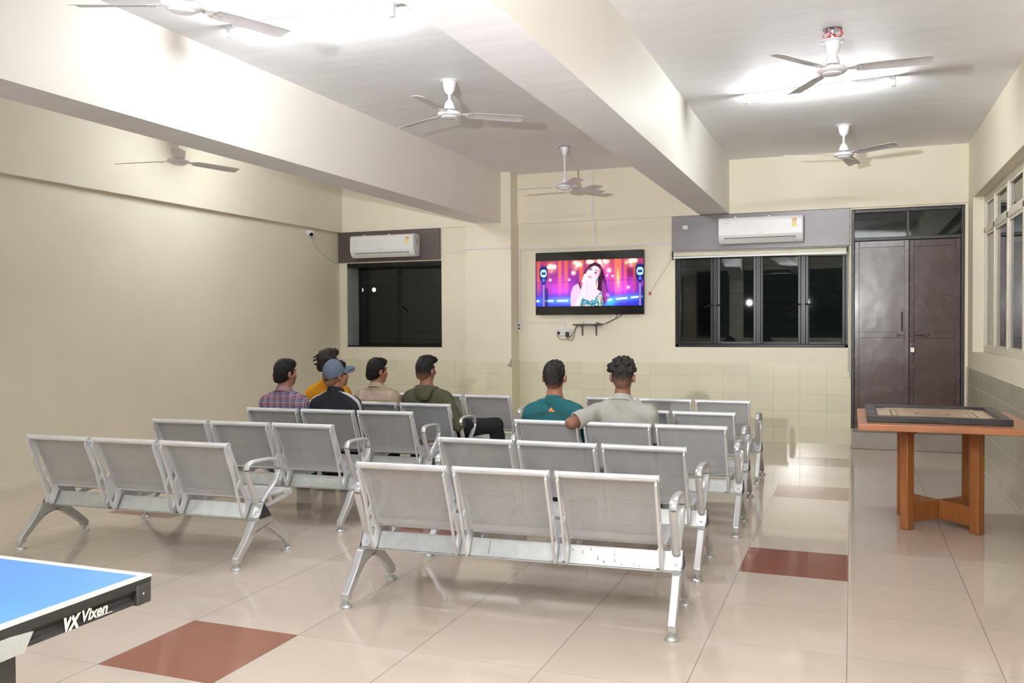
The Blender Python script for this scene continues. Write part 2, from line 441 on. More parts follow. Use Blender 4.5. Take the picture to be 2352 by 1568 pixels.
# ------------------------------------------------------------------ windows and door
def window_left():
    x0, x1, z0, z1 = W1; w = sthing('window_1', ((x0 + x1) / 2, 11.6, z0)); hw = (x1 - x0) / 2; H = z1 - z0
    f = MB(); t = .035
    f.box((-hw, -.02, 0), (-hw + .026, .03, H)); f.box((hw - t, -.02, 0), (hw, .03, H)); f.box((-hw, -.02, H - .06), (hw, .03, H)); f.box((-hw, -.02, 0), (hw, .03, .04))
    f.box((-.095, -.018, .04), (-.055, .028, H - .06))
    f.build('window_frame', 'steel_frame', w, smooth=0)
    for a, c in ((-hw + .026, -.095), (-.055, hw - t)):
        sf = MB(); k = .014
        sf.box((a, -.022, .04), (a + k, 0, H - .06)); sf.box((c - k, -.022, .04), (c, 0, H - .06)); sf.box((a, -.022, .04), (c, 0, .04 + k)); sf.box((a, -.022, H - .06 - k), (c, 0, H - .06))
        s = sf.build('sash', 'steel_frame', w, smooth=0)
        MB().box((a + k, -.012, .04 + k), (c - k, -.008, H - .06 - k)).build('pane', 'glass_dark', s, smooth=0)
    h = MB(); h.tube([(-.075, -.03, .60), (-.03, -.05, .575), (.045, -.05, .515)], [.012, .011, .008], 8); h.lathe([(0.016, 0), (.016, .02)], (-.075, -.03, .60), 10, (0, -1, 0))
    h.build('window_handle', 'steel_frame', w)
    g = MB()
    for z in np.arange(.10, H, .115): g.box((-hw, .07, z), (hw, .08, z + .012))
    g.build('grille', 'bar', w, smooth=0)
    r = MB(); r.box((-hw + .0005, -.335, 0.02), (-hw + .006, -.02, H - .05)); r.build('painted_reveal', 'reveal', w, smooth=0)
    s = MB(); s.box((-hw + .006, -.345, 0), (hw - .001, -.02, .018)); s.box((-hw + .006, -.33, H - .06), (hw - .001, -.02, H)); s.build('sill', 'steel_frame', w, smooth=0)
window_left()
def window_mid():
    x0, x1, z0, z1 = W2; w = sthing('window_2', ((x0 + x1) / 2, 11.33, z0)); hw = (x1 - x0) / 2; H = z1 - z0
    f = MB(); t = .035
    f.box((-hw, -.025, 0), (-hw + t, .03, H)); f.box((hw - t, -.025, 0), (hw, .03, H)); f.box((-hw, -.025, H - .05), (hw, .03, H)); f.box((-hw, -.025, 0), (hw, .03, .04))
    xs = [-hw + t] + [v - (x0 + x1) / 2 for v in (-1.605, -1.083, -.553)] + [hw - t]
    for v in xs[1:-1]: f.box((v - .028, -.025, .04), (v + .028, .03, H - .05))
    f.build('window_frame', 'steel_frame', w, bevel=.004)
    ang = (.0, .051, -.012, -.0085)
    for i in range(4):
        a = xs[i] + (.028 if i else 0); c = xs[i + 1] - (.028 if i < 3 else 0); k = .032; cx = (a + c) / 2; hx = (c - a) / 2
        sf = MB(); z0s, z1s = .04, H - .05
        sf.box((-hx, -.03, z0s), (-hx + k, 0, z1s)); sf.box((hx - k, -.03, z0s), (hx, 0, z1s)); sf.box((-hx + k, -.03, z0s), (hx - k, 0, z0s + k)); sf.box((-hx + k, -.03, z1s - k), (hx - k, 0, z1s))
        s = sf.build('sash', 'steel_frame', w, (cx, 0, 0), bevel=.004)
        s.rotation_euler = (0, 0, ang[i])
        MB().box((-hx + k, -.014, z0s + k), (hx - k, -.010, z1s - k)).build('pane', 'glass_dark' if i == 0 else 'glass', s, smooth=0)
    for v, d in ((xs[1] - .02, -1), (xs[1] + .02, 1), (xs[3] - .02, -1), (xs[3] + .02, 1)):
        h = MB(); h.lathe([(.013, 0), (.013, .025)], (v, -.03, .53), 10, (0, -1, 0)); h.tube([(v, -.05, .53), (v + d * .04, -.058, .525), (v + d * .12, -.055, .50 if d < 0 else .525)], [.010, .009, .006], 8)
        h.build('window_handle', 'steel_frame', w)
    g = MB()
    for z in np.arange(.10, H, .115): g.box((-hw, .10, z), (hw, .108, z + .010))
    g.build('grille', 'bar', w, smooth=0)
window_mid()
def window_right():
    w = sthing('window_3', (1.37, RW1, RZ0)); H = RZ1 - RZ0; L = RW1 - RW0
    f = MB(); d0, d1 = -.03, .03
    f.box((d0, -L, 0), (d1, 0, .06)); f.box((d0, -L, H - .06), (d1, 0, H)); f.box((d0, -L, 1.285), (d1, 0, 1.345))
    ys = [-.03] + [-.70 - .825 * k for k in range(9)]
    for y in ys: f.box((d0, y - .03, .06), (d1, y + .03, H - .06))
    f.build('window_frame', 'cream_frame', w, bevel=.005)
    for i in range(len(ys) - 1):
        a, c = ys[i + 1] + .03, ys[i] - .03
        for z0, z1 in ((.06, 1.285), (1.345, H - .06)):
            sf = MB(); k = .028
            sf.box((-.02, a, z0), (.01, a + k, z1)); sf.box((-.02, c - k, z0), (.01, c, z1)); sf.box((-.02, a + k, z0), (.01, c - k, z0 + k)); sf.box((-.02, a + k, z1 - k), (.01, c - k, z1))
            s = sf.build('sash', 'cream_frame', w, smooth=0)
            MB().box((-.004, a + k, z0 + k), (.0, c - k, z1 - k)).build('pane', 'glass_right', s, smooth=0)
window_right()
def door():
    d = sthing('door_1', (DX0, 11.33, .19)); Wd = DX1 - DX0; H = DZ1 - .19; zt = 2.235
    f = MB(); t = .035
    f.box((0, -.02, 0), (t, .05, H)); f.box((Wd - t, -.02, 0), (Wd, .05, H)); f.box((t, -.02, H - .04), (Wd - t, .05, H)); f.box((t, -.02, zt), (Wd - t, .05, zt + .04)); f.box((.602, -.015, zt + .04), (.632, .045, H - .04))
    f.build('door_frame', 'door_frame', d, bevel=.004)
    for a, c in ((t, .602), (.632, Wd - t)):
        MB().box((a, .0, zt + .04), (c, .006, H - .04)).build('transom_pane', 'glass_dark', d, smooth=0)
    mid = .632
    for s, (a, c) in enumerate(((t + .003, mid - .003), (mid + .003, Wd - t - .003))):
        l = MB(); zt2 = zt - .006
        l.box((a, .008, .006), (c, .014, zt2))                                     # sheet
        k = .05
        l.box((a, -.008, .006), (a + k, .008, zt2)); l.box((c - k, -.008, .006), (c, .008, zt2)); l.box((a + k, -.006, zt2 - .075), (c - k, .008, zt2)); l.box((a + k, -.006, .006), (c - k, .008, .09)); l.box((a + k, -.006, 1.085), (c - k, .008, 1.155))
        leaf = l.build('door_leaf', 'door', d, bevel=.003)
        if s == 0:
            leaf.matrix_local = Matrix.Translation((a, 0, 0)) @ Matrix.Rotation(R(-2.4), 4, 'Z') @ Matrix.Translation((-a, 0, 0))
            h = MB(); h.tube(bez([(c - .075, -.006, 1.38), (c - .075, -.035, 1.37), (c - .075, -.04, 1.28), (c - .075, -.035, 1.18), (c - .075, -.006, 1.17)], 4), .007, 8); h.box((c - .09, -.01, 1.365), (c - .06, -.005, 1.40)); h.box((c - .09, -.01, 1.15), (c - .06, -.005, 1.185))
            h.build('pull_handle', 'door', leaf)
        else:
            hb = MB(); hb.tube([(a - .13, -.022, 1.118), (a + .22, -.022, 1.118)], .008, 10)
            for v in (a - .12, a + .03, a + .18): hb.box((v - .018, -.032, 1.10), (v + .018, -.006, 1.136))
            hb.box((a + .02, -.03, 1.05), (a + .045, -.022, 1.12))
            hb.build('slide_bolt', 'door', leaf, bevel=.002)
    p = thing('padlock', 'small steel padlock hanging from the brown door bolt', 'padlock', (DX0 + .667, 11.30, 1.165))
    MB().box((-.024, -.012, -.06), (.024, .012, 0)).build('lock_body', 'chrome', p, bevel=.005)
    MB().tube(bez([(-.015, 0, -.01), (-.015, 0, .025), (0, 0, .045), (.015, 0, .025), (.015, 0, -.01)], 5), .0045, 8).build('shackle', 'chrome', p)
door()
# painted boards above the two back windows
struct(MB().box((-7.045, YL - .045, 2.375), (-5.40, YL + .02, 2.81)).build('trim_7', 'brown_panel', bevel=.003))
struct(MB().box((-2.135, YL - .045, 2.372), (-.022, YL + .02, 2.81)).build('trim_8', 'grey_panel', bevel=.003))

# ------------------------------------------------------------------ benches
def make_bench():
    t = thing('waiting_bench', '', 'bench', group='three-seat steel waiting benches')
    bm = MB(); f = lambda u, v, w: (w, u, v)
    bm.prism([(.203, .262), (.253, .346), (.323, .262)], f, (-.848, .848)); bm.box((-.85, .188, .257), (.85, .335, .262))
    beam = bm.build('beam', 'galv', t, bevel=.002)
    for s in (-1, 1): MB().prism([(.200, .2625), (.253, .350), (.327, .2625)], f, (s * .848, s * .856)).build('end_cap', 'black', beam)
    leg2d = [(.150, .258), (.085, .175), (-.020, .072), (-.021, .038), (.021, .038), (.032, .066), (.115, .135), (.180, .180), (.218, .198), (.254, .204), (.295, .197), (.345, .172), (.425, .118), (.500, .064), (.514, .038), (.556, .038), (.556, .074), (.470, .150), (.370, .230), (.335, .258)]
    for s in (-1, 1):
        l = MB().prism(leg2d, f, (s * .83 - .0215, s * .83 + .0215)).build('leg', 'steel_leg', t, bevel=.013, seg=3)
        for y in (0, .535):
            MB().lathe([(.033, 0), (.033, .006), (.030, .012), (.018, .020), (.011, .024), (.010, .045)], (s * .83, y, 0), 18).build('foot', 'steel_leg', l)
    # side frames with their cut-outs
    ring = lambda cy, cz, r, a0, a1, n=9: [(cy + r * math.cos(R(a0 + (a1 - a0) * i / (n - 1))), cz + r * math.sin(R(a0 + (a1 - a0) * i / (n - 1)))) for i in range(n)]
    out = [(.050, .720), (.148, .518), (.206, .398), (.222, .381), (.26, .373), (.36, .368), (.655, .369)]
    out += ring(.676, .346, .023, 80, -100, 10)
    out += [(.640, .313), (.375, .285), (.340, .280), (.300, .300), (.262, .352), (.238, .345), (.212, .295), (.194, .268), (.172, .264), (.150, .288), (.082, .506), (-.006, .706)]
    out += ring(.020, .729, .022, 215, -15, 12)
    holes = [[(.066, .640), (.090, .612), (.140, .510), (.116, .474), (.106, .486)], [(.114, .448), (.140, .478), (.196, .372), (.188, .325), (.166, .295)],
             [(.375, .345), (.428, .348), (.446, .318), (.385, .305)], [(.462, .352), (.606, .352), (.622, .340), (.498, .320), (.474, .322)]]
    for k in range(3):
        xc = (k - 1) * .5235
        for s in (-1, 1):
            fr = MB().prism([out] + holes, f, (xc + s * .2335 - .006, xc + s * .2335 + .006))
            fr.prism([(.196, .275), (.246, .352), (.243, .356), (.190, .275)], f, (xc + s * .2335 - .028, xc + s * .2335 + .006))
            fr.build('side_frame', 'steel_rail', t, bevel=.0018, seg=1)
        MB().sheet([(.031, .735), (.052, .700), (.080, .645), (.118, .567), (.150, .500), (.174, .445), (.190, .413), (.199, .398)], -.2255, .2255, .0035).build('backrest', 'perf', t, (xc, 0, 0))
        MB().sheet([(.228, .380), (.262, .368), (.33, .362), (.45, .360), (.56, .362), (.66, .3685)], -.2255, .2255, .0035).build('seat', 'perf', t, (xc, 0, 0))
        for nm, cy, cz, r in (('top_rail', .020, .734, .0165), ('front_rail', .676, .350, .0165)):
            rl = MB(); n = 18
            prof = [(r - .006, -.230), (r - .005, -.2455), (r + .002, -.2475), (r + .003, -.2425), (r, -.2415), (r, .2415), (r + .003, .2425), (r + .002, .2475), (r - .005, .2455), (r - .006, .230)]
            rl.lathe(prof, (0, cy, cz), n, (1, 0, 0)); rl.build(nm, 'steel_rail', t, (xc, 0, 0))
    for s in (-1, 1):
        path = bez([(.225, .342), (.178, .436), (.132, .528), (.116, .575), (.132, .604), (.175, .615), (.27, .615), (.37, .608), (.424, .592), (.449, .553), (.444, .505), (.405, .455), (.33, .405), (.262, .352)], 5)
        am = MB().tube([(s * .822, p.x, p.y) for p in path], .0205, 12, ry=.0115, up=(0, 0, 1))
        # the bracket lying on the sloped face of the beam
        nrm = Vector((0, -.86, .51)); up = Vector((0, .51, .86))
        def fm(u, v, w): q = Vector((s * .822 + u, .2285, .304)) + up * v + nrm * w; return (q.x, q.y, q.z)
        am.prism([(-.028, .055), (.028, .055), (.028, -.012)] + [(.028 * math.cos(R(a)), -.018 + .028 * math.sin(R(a))) for a in range(-10, -171, -20)] + [(-.028, -.012)], fm, (.001, .006))
        am = am.build('armrest', 'steel', t)
        for v in (.03, -.018): MB().lathe([(.0085, 0), (.0075, .004), (.003, .007)], fm(0, v, .006), 10, nrm).build('bolt', 'steel_rail', am)
    return t
BENCH = {'R1': (-1.594, 3.957, 3.6, 'nearest steel bench of the right-hand column, empty, its white top rail scuffed'),
         'R2': (-1.640, 4.972, 1.0, 'second steel bench from the front in the right-hand column, empty'),
         'R3': (-1.560, 6.100, .6, 'middle steel bench of the right-hand column, seating the teal and grey shirts'),
         'R4': (-1.622, 7.070, .3, 'second rearmost steel bench of the right-hand column, just beyond the man in grey'),
         'R5': (-1.630, 8.215, .3, 'steel bench of the right-hand column closest to the tiled back wall'),
         'L1': (-4.2345, 4.2425, 2.5, 'nearest steel bench of the left-hand column, empty, beyond the blue table'),
         'L2': (-4.180, 5.287, 3.0, 'second steel bench from the front in the left-hand column, empty'),
         'L3': (-4.085, 6.300, 4.0, 'middle steel bench of the left-hand column, seating the checked shirt and the cap'),
         'L4': (-4.090, 7.060, 1.5, 'left-hand steel bench seating the men in yellow, beige and olive'),
         'L5': (-3.910, 8.100, -1.0, 'steel bench of the left-hand column closest to the back wall, empty')}
_b0 = make_bench()
for i, (k, (x, y, a, lab)) in enumerate(BENCH.items()):
    if i == 0: _b0.location = (x, y, 0); _b0.rotation_euler = (0, 0, R(a)); _b0['label'] = lab
    else: dup(_b0, (x, y, 0), R(a), lab)

# scratches and paint runs on the sloped beam face of the nearest bench
W = MB(); rnd = random.Random(11); nrm = Vector((0, -.86, .51)); upv = Vector((0, .51, .86))
for x, v, l, w in ((.36, .012, .018, .004), (.44, -.012, .022, .005), (.47, -.03, .012, .006), (.52, .018, .035, .003), (.525, -.018, .02, .004), (.40, .03, .014, .004), (.62, -.034, .013, .006), (.645, -.036, .010, .005), (.31, .02, .012, .004), (-.13, 0, .07, .0025), (.02, -.008, .05, .0025), (.56, -.036, .008, .006)):
    q = Vector((x, .2285, .304)) + upv * v + nrm * .0012; a = upv * l / 2; b = Vector((w / 2, 0, 0)); k = rnd.uniform(-.002, .002)
    W.add([q - a - b, q - a + b + Vector((k, 0, 0)), q + a + b * .6 + Vector((k, 0, 0)), q + a - b * .6], [(0, 1, 2, 3)])
W.build('paint_scratch', 'grey_slot', [c for c in _b0.children if c.name.startswith('beam')][0], smooth=0, fixn=False)
# ------------------------------------------------------------------ wooden table and board
def wood_table():
    t = thing('wooden_table', 'reddish wooden table with crossed base standing beside the right wall', 'table', (.583, 7.0, 0))
    x0, x1, y0, y1 = -.541, .54, -.555, .64
    MB().box((x0, y0, .718), (x1, y1, .762)).build('tabletop', 'wood_top', t, bevel=.006, seg=3)
    hx, hy = .243, .262
    for sx, sy in ((-1, -1), (1, -1), (-1, 1), (1, 1)):
        l = MB(); d = Vector((sx * hx, sy * hy)).normalized(); n = Vector((-d.y, d.x))
        c = Vector((sx * hx, sy * hy)) - d * .036
        def f(u, v, w): q = c + d * u + n * v; return (q.x, q.y, w)
        l.prism([(-.036, -.032), (.036, -.032), (.036, .032), (-.036, .032)], f, (0, .70)); l.build('leg', 'wood_leg', t, bevel=.007, seg=2)
    for sg in (-1, 1):
        d = Vector((hx, sg * hy)).normalized(); n = Vector((-d.y, d.x)); L = Vector((hx, hy)).length - .07
        lo = MB()
        def f(u, v, w): q = d * u + n * w; return (q.x, q.y, v)
        if sg == 1: lo.prism([(-L, .045), (L, .045), (L, .178), (-L, .178)], f, (-.014, .014))
        else:
            for a, c in ((-L, -.0145), (.0145, L)): lo.prism([(a, .045), (c, .045), (c, .178), (a, .178)], f, (-.014, .014))
        lo.build('cross_rail', 'wood_leg', t, bevel=.003)
        up = MB()
        arc = [(L * (1 - 2 * i / 12), .664 + .026 * (1 - (1 - 2 * i / 12) ** 2)) for i in range(13)]
        pts = [(-L, .717), (L, .717)] + arc
        if sg == 1: up.prism(pts, f, (-.013, .013))
        else:
            for s in (-1, 1):
                a2 = [p for p in arc if s * p[0] > .02]
                pp = ([(.014, .717), (L, .717)] + a2 + [(.014, .690)]) if s > 0 else ([(-L, .717), (-.014, .717), (-.014, .690)] + a2)
                up.prism(pp, f, (-.013, .013))
        up.build('arched_rail', 'wood_leg', t)
wood_table()
def carrom():
    x0, x1, y0, y1 = .100, .996, 6.600, 7.600; t = thing('carrom_board', 'carrom board with black frame lying on the wooden table', 'game board', ((x0 + x1) / 2, (y0 + y1) / 2, .762), 0)
    hx, hy, w, h = (x1 - x0) / 2, (y1 - y0) / 2, .072, .042
    fr = MB(); fr.box((-hx, -hy, .0), (hx, -hy + w, h)); fr.box((-hx, hy - w, 0), (hx, hy, h)); fr.box((-hx, -hy + w, 0), (-hx + w, hy - w, h)); fr.box((hx - w, -hy + w, 0), (hx, hy - w, h))
    fr = fr.build('frame', 'board_frame', t, bevel=.004)
    MB().box((-hx + w, -hy + w, .004), (hx - w, hy - w, .022)).build('playing_surface', 'ply', t, smooth=0)
    z = .0224; k = MB(); ix, iy = hx - w, hy - w
    def ln(a, b, wd=.004): 
        d = Vector((b[0] - a[0], b[1] - a[1])); n = Vector((-d.y, d.x)).normalized() * wd / 2
        k.add([(a[0] + n.x, a[1] + n.y, z), (a[0] - n.x, a[1] - n.y, z), (b[0] - n.x, b[1] - n.y, z), (b[0] + n.x, b[1] + n.y, z)], [(0, 1, 2, 3)])
    ox, oy = ix - .10, iy - .12; lx, ly = ox - .10, oy - .10
    for s in (-1, 1):
        for o, wd in ((0, .009), (.038, .005)):
            ln((s * (ox - o), -ly), (s * (ox - o), ly), wd); ln((-lx, s * (oy - o)), (lx, s * (oy - o)), wd)
    def circ(cx, cy, r, wd, n=40):
        for i in range(n):
            a, b = 2 * PI * i / n, 2 * PI * (i + 1) / n
            k.add([(cx + (r - wd / 2) * math.cos(q), cy + (r - wd / 2) * math.sin(q), z) for q in (a, b)] + [(cx + (r + wd / 2) * math.cos(q), cy + (r + wd / 2) * math.sin(q), z) for q in (b, a)], [(0, 1, 2, 3)])
    circ(0, 0, .118, .009); circ(0, 0, .103, .004)
    for i in range(8): a = PI * i / 4; ln((.018 * math.cos(a), .018 * math.sin(a)), (.055 * math.cos(a + .3), .055 * math.sin(a + .3)), .004)
    for sx in (-1, 1):
        for sy in (-1, 1):
            circ(sx * (ox - .019), sy * ly, .018, .003, 20); circ(sx * lx, sy * (oy - .019), .018, .003, 20); ln((sx * .13, sy * .15), (sx * .25, sy * .29), .003)
    k.build('ink_lines', 'ink', t, smooth=0, fixn=False)
    for sx in (-1, 1):
        for sy in (-1, 1):
            MB().lathe([(.034, 0), (.034, .0006)], (sx * (ix - .034), sy * (iy - .034), .0222), 20).build('pocket', 'black', t)
    # worn, unreadable white print on the left rail
    p = MB()
    for i in range(7): p.box((-hx + .010 + i * .0072, -.17 + (i % 3) * .004, h), (-hx + .014 + i * .0072, -.125 - (i % 2) * .006, h + .0005))
    p.build('worn_print', 'tt_grey', fr, smooth=0)
carrom()

# ------------------------------------------------------------------ table-tennis table (only its corner is in the frame)
def tt_table():
    x1, y1, zt = -1.805, 1.908, .762; L, Wd = 2.74, 1.525
    t = thing('table_tennis_table', 'blue table tennis table with white edge lines, in the near left corner', 'table', (x1, y1, 0))
    MB().box((-Wd, -L, zt - .004), (0, 0, zt)).build('tabletop', 'tt_blue', t, smooth=0)
    MB().box((-Wd + .001, -L + .001, zt - .018), (-.001, -.001, zt - .004)).build('underboard', 'apron', t, smooth=0)
    e = MB(); e.box((-.001, -L, zt - .0045), (.0006, 0, zt + .0003)); e.box((-Wd - .0006, -L, zt - .0045), (-Wd + .001, 0, zt + .0003)); e.box((-Wd, -.001, zt - .0045), (0, .0006, zt + .0003)); e.box((-Wd, -L - .0006, zt - .0045), (0, -L + .001, zt + .0003)); e.build('edge_strip', 'tt_white', t, smooth=0)
    k = MB(); z0, z1 = zt, zt + .0006; w = .024
    k.box((-Wd, -w, z0), (0, 0, z1)); k.box((-Wd, -L, z0), (0, -L + w, z1)); k.box((-w, -L + w, z0), (0, -w, z1)); k.box((-Wd, -L + w, z0), (-Wd + w, -w, z1)); k.box((-Wd / 2 - .0015, -L + w, z0), (-Wd / 2 + .0015, -w, z1))
    k.build('edge_lines', 'tt_white', t, smooth=0)
    prof = [(-.004, zt - .0185), (-.004, zt - .030), (-.010, zt - .036), (-.018, zt - .046), (-.018, zt - .056), (-.008, zt - .064), (-.008, zt - .070), (-.030, zt - .070), (-.030, zt - .0185)]
    a = MB(); a.prism([(u, v) for u, v in prof], lambda u, v, w: (u, w, v), (-L + .04, -.045)); a.prism([(u, v) for u, v in prof], lambda u, v, w: (-Wd - u, w, v), (-L + .04, -.045))
    a.prism([(u, v) for u, v in prof], lambda u, v, w: (w, u, v), (-Wd + .045, -.045)); a.prism([(u, v) for u, v in prof], lambda u, v, w: (w, -L - u, v), (-Wd + .045, -.045))
    ap = a.build('apron', 'apron', t)
    for cx, cy in ((0, 0), (-Wd, 0), (0, -L), (-Wd, -L)):
        sx = -1 if cx == 0 else 1; sy = -1 if cy == 0 else 1
        c = MB().box((cx + sx * .0005, cy + sy * .0005, zt - .075), (cx + sx * .052, cy + sy * .052, zt - .0182)).build('corner_cap', 'black', t, bevel=.004)
        MB().lathe([(.0035, 0), (.0025, .0012)], (cx, cy + sy * .03, zt - .045), 10, (-sx, 0, 0)).build('screw', 'chrome', c)
    # lettering on the long apron
    def put(name, body, size, yc, zc, shear, off, mat='print_white', xs=1.):
        vs, fs = text_mesh(body, size, shear, off); m = MB(); m.add([(-.0045, yc + v.x * xs, zc + v.y) for v in vs], fs); return m.build(name, mat, ap, smooth=0)
    put('lettering', 'VX', .044, -.292, zt - .066, .28, .0028, xs=.78); put('lettering', 'Vixen', .040, -.238, zt - .060, .28, .0013, xs=.93)
    b = MB(); b.box((-.0048, -.190, zt - .0635), (-.0044, -.135, zt - .0605)); b.box((-.0048, -.128, zt - .030), (-.0044, -.125, zt - .027)); b.build('lettering', 'tt_grey', ap, smooth=0)
    g = MB(); g.prism([(-.375, zt - .036), (-.440, zt - .030), (-.74, zt - .032), (-.74, zt - .085), (-.400, zt - .078)], lambda u, v, w: (w, u, v), (-.030, -.003))
    for i in range(16): g.box((-.0032, -.40 - i * .02, zt - .078), (-.0022, -.405 - i * .02, zt - .034))
    g.build('hinge_bracket', 'tt_grey', t, bevel=.002)
    for lx in (-.035, -Wd + .035):
        for ly in (-.435, -L + .435):
            l = MB().box((lx - .016, ly - .025, .02), (lx + .016, ly + .025, zt - .0705)).build('leg', 'apron', t, bevel=.003)
            MB().lathe([(.022, 0), (.022, .02)], (lx, ly, 0), 14).build('foot', 'rubber', l)
tt_table()

# ------------------------------------------------------------------ ceiling fans
def fan(label, hub, angs, pitch=R(-11), canopy='cup', L=.63, tilt=None, gap=0.):
    hx, hy, hz = hub; drop = ZC - hz
    t = thing('ceiling_fan', label, 'fan', (hx, hy, hz), 0, 'white three-blade ceiling fans')
    MB().lathe([(.0, -.030), (.055, -.029), (.064, -.024), (.066, -.017), (.088, -.013), (.099, -.004), (.101, .006), (.097, .014), (.086, .022), (.045, .032), (.03, .036), (.018, .04)], n=28).build('motor', 'fan', t)
    MB().tube([(0, 0, .035), (0, 0, drop)], .011, 12).build('down_rod', 'fan', t)
    if canopy == 'block':
        MB().box((-.062, -.062, .028), (.062, .062, drop)).build('canopy', 'ceiling', t, bevel=.003)
    else:
        low = [(.014, .125), (.022, .118), (.036, .100), (.044, .075), (.050, .048), (.048, .043), (.012, .046)] if canopy != 'ribbed' else [(.013, .130), (.018, .118), (.022, .117), (.027, .095), (.031, .094), (.037, .070), (.040, .069), (.045, .046), (.012, .046)]
        MB().lathe(low, n=22).build('lower_cup', 'fan', t)
        z = drop - gap
        up = [(.013, z - .120), (.022, z - .112), (.040, z - .095), (.050, z - .060), (.056, z - .020), (.056, z - .014), (.078, z - .008), (.078, z - .003), (.02, z - .003)]
        if canopy == 'ribbed': up = [(.012, z - .105), (.02, z - .10), (.026, z - .075), (.03, z - .074), (.037, z - .045), (.041, z - .044), (.047, z - .012), (.058, z - .008), (.058, z - .003), (.02, z - .003)]
        MB().lathe(up, n=24).build('canopy', 'fan', t)
        MB().lathe([(.066, drop - .004), (.066, drop - .0015)], n=24).build('hook_hole', 'black', t)
        if gap:
            w = MB(); rnd = random.Random(3)
            for i in range(7):
                a = rnd.uniform(0, 6.28); w.tube(bez([(.05 * math.cos(a), .05 * math.sin(a), drop - .002), (.07 * math.cos(a + .4), .07 * math.sin(a + .4), drop - .03), (.04 * math.cos(a + 1), .04 * math.sin(a + 1), drop - .05 - .02 * rnd.random()), (.012, 0, drop - .03)], 4), .003, 6)
            w.build('wiring', 'tag_red', t)
    for a in angs:
        br = MB(); bl = MB()
        out = [(.085, -.020), (.13, -.028), (.175, -.034), (.175, .034), (.13, .028), (.085, .020)]
        br.prism(out, lambda u, v, w: (u, v, .006 + w + v * math.tan(pitch) * min(1, max(0, (u - .085) / .09))), (-.0015, .0015))
        bo = [(.155, -.030), (.17, -.052), (L - .045, -.062), (L - .012, -.056), (L, -.035), (L - .004, .045), (L - .02, .060), (.17, .054), (.155, .032)]
        n = 10
        def bf(u, v, w): return (u, v, .0045 + w + v * math.tan(pitch) - .012 * max(0, (u - .2)) )
        vs = []; fs = []
        rows = [(.150, .030), (.165, .050), (.25, .056), (.40, .059), (L - .05, .062), (L - .012, .056), (L, .040)]
        for u, h in rows:
            for j in range(5):
                v = -h + 2 * h * j / 4; cam = -.006 * (1 - (2 * j / 4 - 1) ** 2)
                vs.append(bf(u, v, -cam))
        m = len(vs); vs += [(p[0], p[1], p[2] - .002) for p in vs]
        for i in range(len(rows) - 1):
            for j in range(4):
                p = i * 5 + j; fs += [(p, p + 5, p + 6, p + 1), (p + m, p + 1 + m, p + 6 + m, p + 5 + m)]
        edge = [j for j in range(5)] + [i * 5 + 4 for i in range(1, len(rows))] + [(len(rows) - 1) * 5 + j for j in (3, 2, 1, 0)] + [i * 5 for i in range(len(rows) - 2, 0, -1)]
        for i in range(len(edge)): p, q = edge[i], edge[(i + 1) % len(edge)]; fs.append((p, q, q + m, p + m))
        bl.add(vs, fs)
        br.xf(Matrix.Rotation(a, 4, 'Z')); bl.xf(Matrix.Rotation(a, 4, 'Z'))
        blo = bl.build('blade', 'blade', t)
        bro = br.build('blade_bracket', 'fan', blo)
        s = MB()
        for u, v in ((.163, -.018), (.163, .018), (.20, 0)): s.lathe([(.006, -.0045), (.004, -.009)], bf(u, v, 0), 8)
        s.xf(Matrix.Rotation(a, 4, 'Z')); s.build('screw', 'chrome', blo)
    if tilt: t.rotation_euler = tilt
    return t
def ang(*pts): return [math.atan2(y, x) for x, y in pts]
fan('white ceiling fan in the middle of the centre ceiling bay, between bright tube and television', (-3.125, 6.70, 3.195), ang((.52, .37), (-.53, .24), (0.03, -.62)))
fan('white ceiling fan on a long rod with ribbed cups, in front of the television wall', (-3.07, 9.68, 3.02), [R(-58), R(62), R(182)], canopy='ribbed')
fan('white ceiling fan with open wiring hole above it, nearest in the right-hand ceiling bay', (-.13, 6.54, 3.195), [R(-122), R(118), R(-3)], gap=.075)
fan('white ceiling fan above the right back window and door, card dangling under its motor', (-.082, 9.70, 3.17), [R(-40), R(80), R(200)])
fan('white ceiling fan of the left bay, its stem hidden behind the left beam', (-5.83, 6.56, 2.975), [R(311.6), R(71.6), R(191.6)])
fan('white ceiling fan cut by the top picture edge, beside the bright tube', (-3.06, 3.48, 3.01), [R(70), R(190), R(310)], L=.60, tilt=(R(3), R(5), 0))

# card hanging under the far right fan
c = MB(); c.box((-.05, -.04, -.002), (.05, .04, .002))
o = c.build('dangling_card', 'tt_grey', None, (-.035, 9.66, 3.125), smooth=0); o.rotation_euler = (R(12), R(14), R(25)); tag(o, 'small striped card stuck under the far right fan motor', 'card')
# ------------------------------------------------------------------ tube lights
def tube_light(label, p0, p1, end_hole=False):
    a = Vector(p0); b = Vector(p1); d = (b - a); L = d.length; c = (a + b) / 2; rz = math.atan2(d.y, d.x)
    t = thing('ceiling_tube_light', label, 'light', (c.x, c.y, ZC), rz, 'fluorescent tube lights')
    MB().box((-L / 2 + .02, -.02, -.035), (L / 2 - .02, .02, -.0005)).build('batten', 'white', t, bevel=.004)
    for s in (-1, 1): MB().box((s * (L / 2) - .018, -.02, -.085), (s * (L / 2) + .018, .02, -.001)).build('holder', 'white', t, bevel=.003)
    MB().tube([(-L / 2 + .019, 0, -.065), (L / 2 - .019, 0, -.065)], .014, 12, cap=False).build('glass_tube', 'tube', t, smooth=60)
    return t
tube_light('glowing white tube light on the ceiling between the two beams', (-3.93, 4.93, 3.42), (-2.72, 4.98, 3.42))
tube_light('glowing white tube light behind the nearest fan of the right ceiling bay', (-.875, 8.08, 3.42), (.315, 7.95, 3.42))
